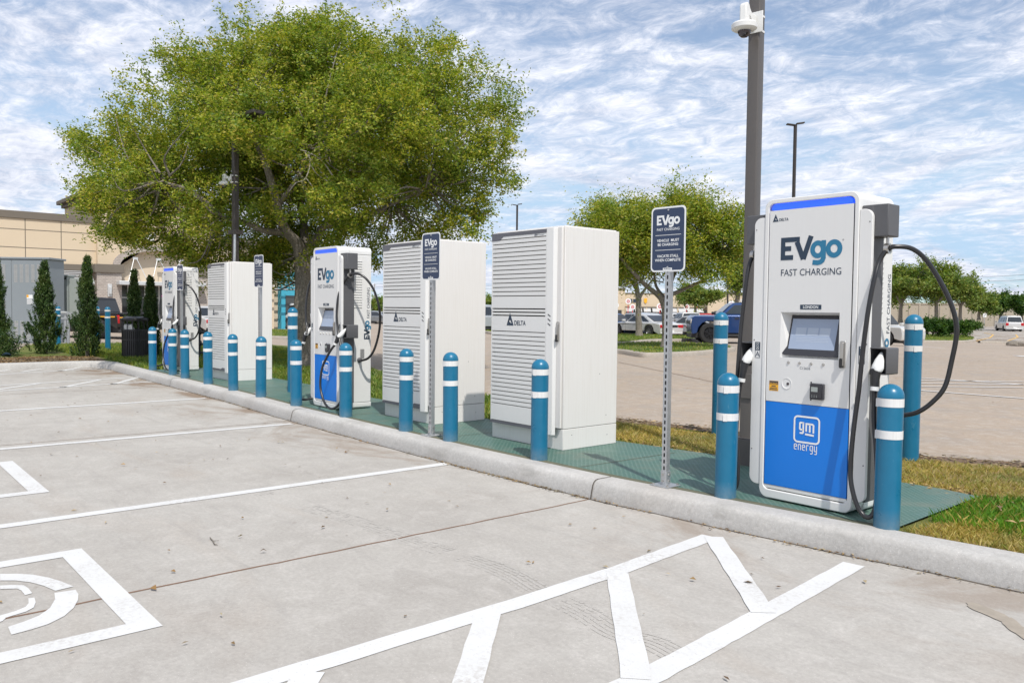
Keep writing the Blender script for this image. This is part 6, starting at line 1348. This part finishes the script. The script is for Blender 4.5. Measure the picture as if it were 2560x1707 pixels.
def mall():
    t, Ln = wall_between('strip_mall', 'distant tan strip mall with parapet, shop signs and awnings', 'building', 1330, 1765, 172, 168, -.7, 5.1, 15, 'stucco', 'trim')
    k = Ln/(1765-1330)
    X = lambda px: (px-1330)*k
    def bx(n, a, b, z0, z1, d0, d1, m_, **kw): bm = new(); box(bm, X(a), X(b), -d1, -d0, z0+.7, z1+.7); return mk(n, bm, m_, t, **kw)
    bx('tower', 1380, 1472/1.0, -.7, 6.1, .0, 1.4, 'stucco') if False else None
    bx('tower', 1400, 1436, -.7, 6.0, .01, 1.6, 'stucco', bevel=.05); bx('tower_cap', 1399, 1437, 6.0, 6.3, -.5, 1.8, 'trim')
    bx('tower', 1625, 1728, -.7, 5.3, .01, 1.5, 'stucco', bevel=.05); bx('tower_cap', 1624, 1729, 5.3, 5.6, -.5, 1.7, 'trim')
    bx('shop_window', 1437, 1624, -.7, 1.9, .02, .2, 'glass'); bx('lintel_band', 1437, 1765, 2.2, 2.45, .02, .5, 'trim')
    for i, px in enumerate(range(1440, 1620, 20)): bm = new(); boxr(bm, Vector((X(px+8), -1.1, 2.5)), (16*k, 2.0, .08), Matrix.Rotation(R_(25), 4, 'X')); mk('awning', bm, 'alum', t)
    for px in range(1437, 1765, 24): bx('pillar', px, px+3.0, -.7, 2.2, .1, .9, 'stucco')
    for a in (1403, 1640, 1690): bx('shop_window', a, a+26, -.7, 1.7, 1.62, 1.7, 'glass')
    f = lambda u, v: (X(u), -1.75, v+.7)
    bm = new(); text(bm, 'CASH', lambda u, v: (u, -1.66, v), X(1686)+1, 4.1+.7-.4, w=15*k*1.6, h=.95, bold=.04); mk('shop_lettering', bm, 'signwhite', t, smooth=0, fix=False)
    bm = new(); [box(bm, X(px), X(px+w_), -.12, -.02, 4.05, 4.75) for px, w_ in ((1446, 8), (1456, 8), (1466, 9))]; mk('shop_sign', bm, 'ink', t)
    bm = new(); prism(bm, [(X(1481), 4.9), (X(1488), 4.9), (X(1488), 4.2), (X(1484.5), 3.8), (X(1481), 4.2)], -.16, -.02); mk('shield_sign', bm, 'yellow', t)
mall()
# red and white round signs near the mall
for i, (px, py, r) in enumerate(((1443, 692, .5), (1414, 701, .55), (1453, 705, .5), (1516, 704, .6), (1600, 691, .85), (1680, 700, .7), (1577, 705, .5), (1137, 702, .6))):
    p = atd(px, py, 140); t = thing('round_sign', ('red and white round sign near the mall, %s' % ('second from the left', 'leftmost of the row', 'third from the left', 'left of the nearest sign post', 'largest, on a red diamond board', 'rightmost, above the blue truck', 'just right of the nearest sign post', 'by the silver vehicle between cabinets')[i]), 'sign', tuple(p), math.atan2(.762, .648), 'round red and white signs')
    bm = new(); lathe(bm, [(0, -.06), (r, -.06), (r, .02), (0, .02)], 20, axis='y'); mk('disc', bm, 'signwhite', t)
    bm = new(); lathe(bm, [(r*.35, -.085), (r*.55, -.085), (r*.55, -.065), (r*.35, -.065), (r*.35, -.085)], 20, axis='y'); lathe(bm, [(0, -.085), (r*.16, -.085), (r*.16, -.065)], 10, axis='y'); mk('emblem', bm, 'red', t)
    bm = new(); box(bm, -.06, .06, .03, .14, -(p.z+.6), 0)
    if i == 4: prism(bm, [(-1.5*r, 0), (0, -1.5*r), (1.5*r, 0), (0, 1.5*r)], .03, .08)
    mk('sign_post', bm, 'red', t)
# road furniture on the right
p = atd(2193, 756, 66); t = thing('road_sign', 'road sign seen edge on beside the hedge, inside the cable loop', 'road sign', (p.x, p.y, -.45), 2.2); bm = new(); tube(bm, [(0, 0, 0), (0, 0, 2.3)], .035, 8); mk('pole', bm, 'steel', t); bm = new(); box(bm, -.3, .3, -.05, -.036, 1.5, 2.2); mk('sign_plate', bm, 'alum', t)
p = atd(2261, 735, 98); t = thing('road_sign', 'white square sign with black curve arrow before the dark trees', 'road sign', (p.x, p.y, -.45), math.atan2(.762, .648)); bm = new(); tube(bm, [(0, 0, 0), (0, 0, 2.1)], .035, 8); mk('pole', bm, 'steel', t); bm = new(); box(bm, -.2, .2, -.06, -.042, 1.7, 2.14); pl = mk('sign_plate', bm, 'signwhite', t)
bm = new(); ribbon(bm, [(-.08, 1.78), (-.06, 1.92), (.04, 2.01)], .05, fn=front(-.062)); ribbon(bm, [(-.02, 2.06), (.1, 2.06), (.1, 1.94)], .04, fn=front(-.063)); mk('arrow', bm, 'slot', pl, smooth=0, fix=False)
p = atd(2094, 752, 64); t = thing('pillar_bollard', 'dark blue slim post at the left end of the hedge', 'post', (p.x, p.y, -.45)); bm = new(); tube(bm, [(0, 0, 0), (0, 0, 1.3), (0, 0, 1.36)], [.09, .09, .03], 12); mk('shaft', bm, 'navy', t)
for i, (px, w_) in enumerate(((2326, .42), (2345, .75))):
    p = atd(px, 776, 52); bm = new(); rng = np.random.default_rng(60+i)
    for v in rng.normal(0, 1, (30, 3)): v /= np.linalg.norm(v); bm.verts.new((v[0]*w_, v[1]*w_*.7, max(-.05, v[2])*.3))
    bmesh.ops.convex_hull(bm, input=bm.verts); o = mk('boulder', bm, 'bark', None, smooth=20, loc=(p.x, p.y, zg(p.x, p.y)+.05)); tag(o, ('small brown boulder', 'wider brown boulder at the right edge')[i]+' on the far kerb', 'boulder', 'boulders on the far kerb')
# overhead wires with their poles
def upole(p, H, lab):
    t = thing('utility_pole', lab, 'utility pole', (p.x, p.y, -.5), 0, 'utility poles'); bm = new(); tube(bm, [(0, 0, 0), (0, 0, H)], [.16, .11], 8); mk('pole', bm, 'bark', t); bm = new(); box(bm, -1.1, 1.1, -.06, .06, H-.6, H-.45); mk('crossarm', bm, 'bark', t, )
    return Vector((p.x, p.y, H-.5))
W0 = upole(atd(2700, 700, 110), 11.5, 'utility pole outside the right edge'); W1 = upole(atd(2230, 700, 190), 11.0, 'utility pole behind the trees at right'); W2 = upole(atd(1400, 700, 260), 11.5, 'utility pole far behind the strip mall'); W3 = upole(atd(860, 700, 300), 11.0, 'utility pole far behind the second charger')
bm = new()
for A_, B_ in ((W0, W1), (W1, W2), (W2, W3)):
    for dz in (0, -1.0): tube(bm, [A_.lerp(B_, u)+Vector((0, 0, dz-4*u*(1-u)*1.2)) for u in np.linspace(0, 1, 14)], .028, 4)
tag(mk('overhead_wires', bm, 'slot'), 'thin overhead wires crossing the pale sky near the horizon', 'wires')
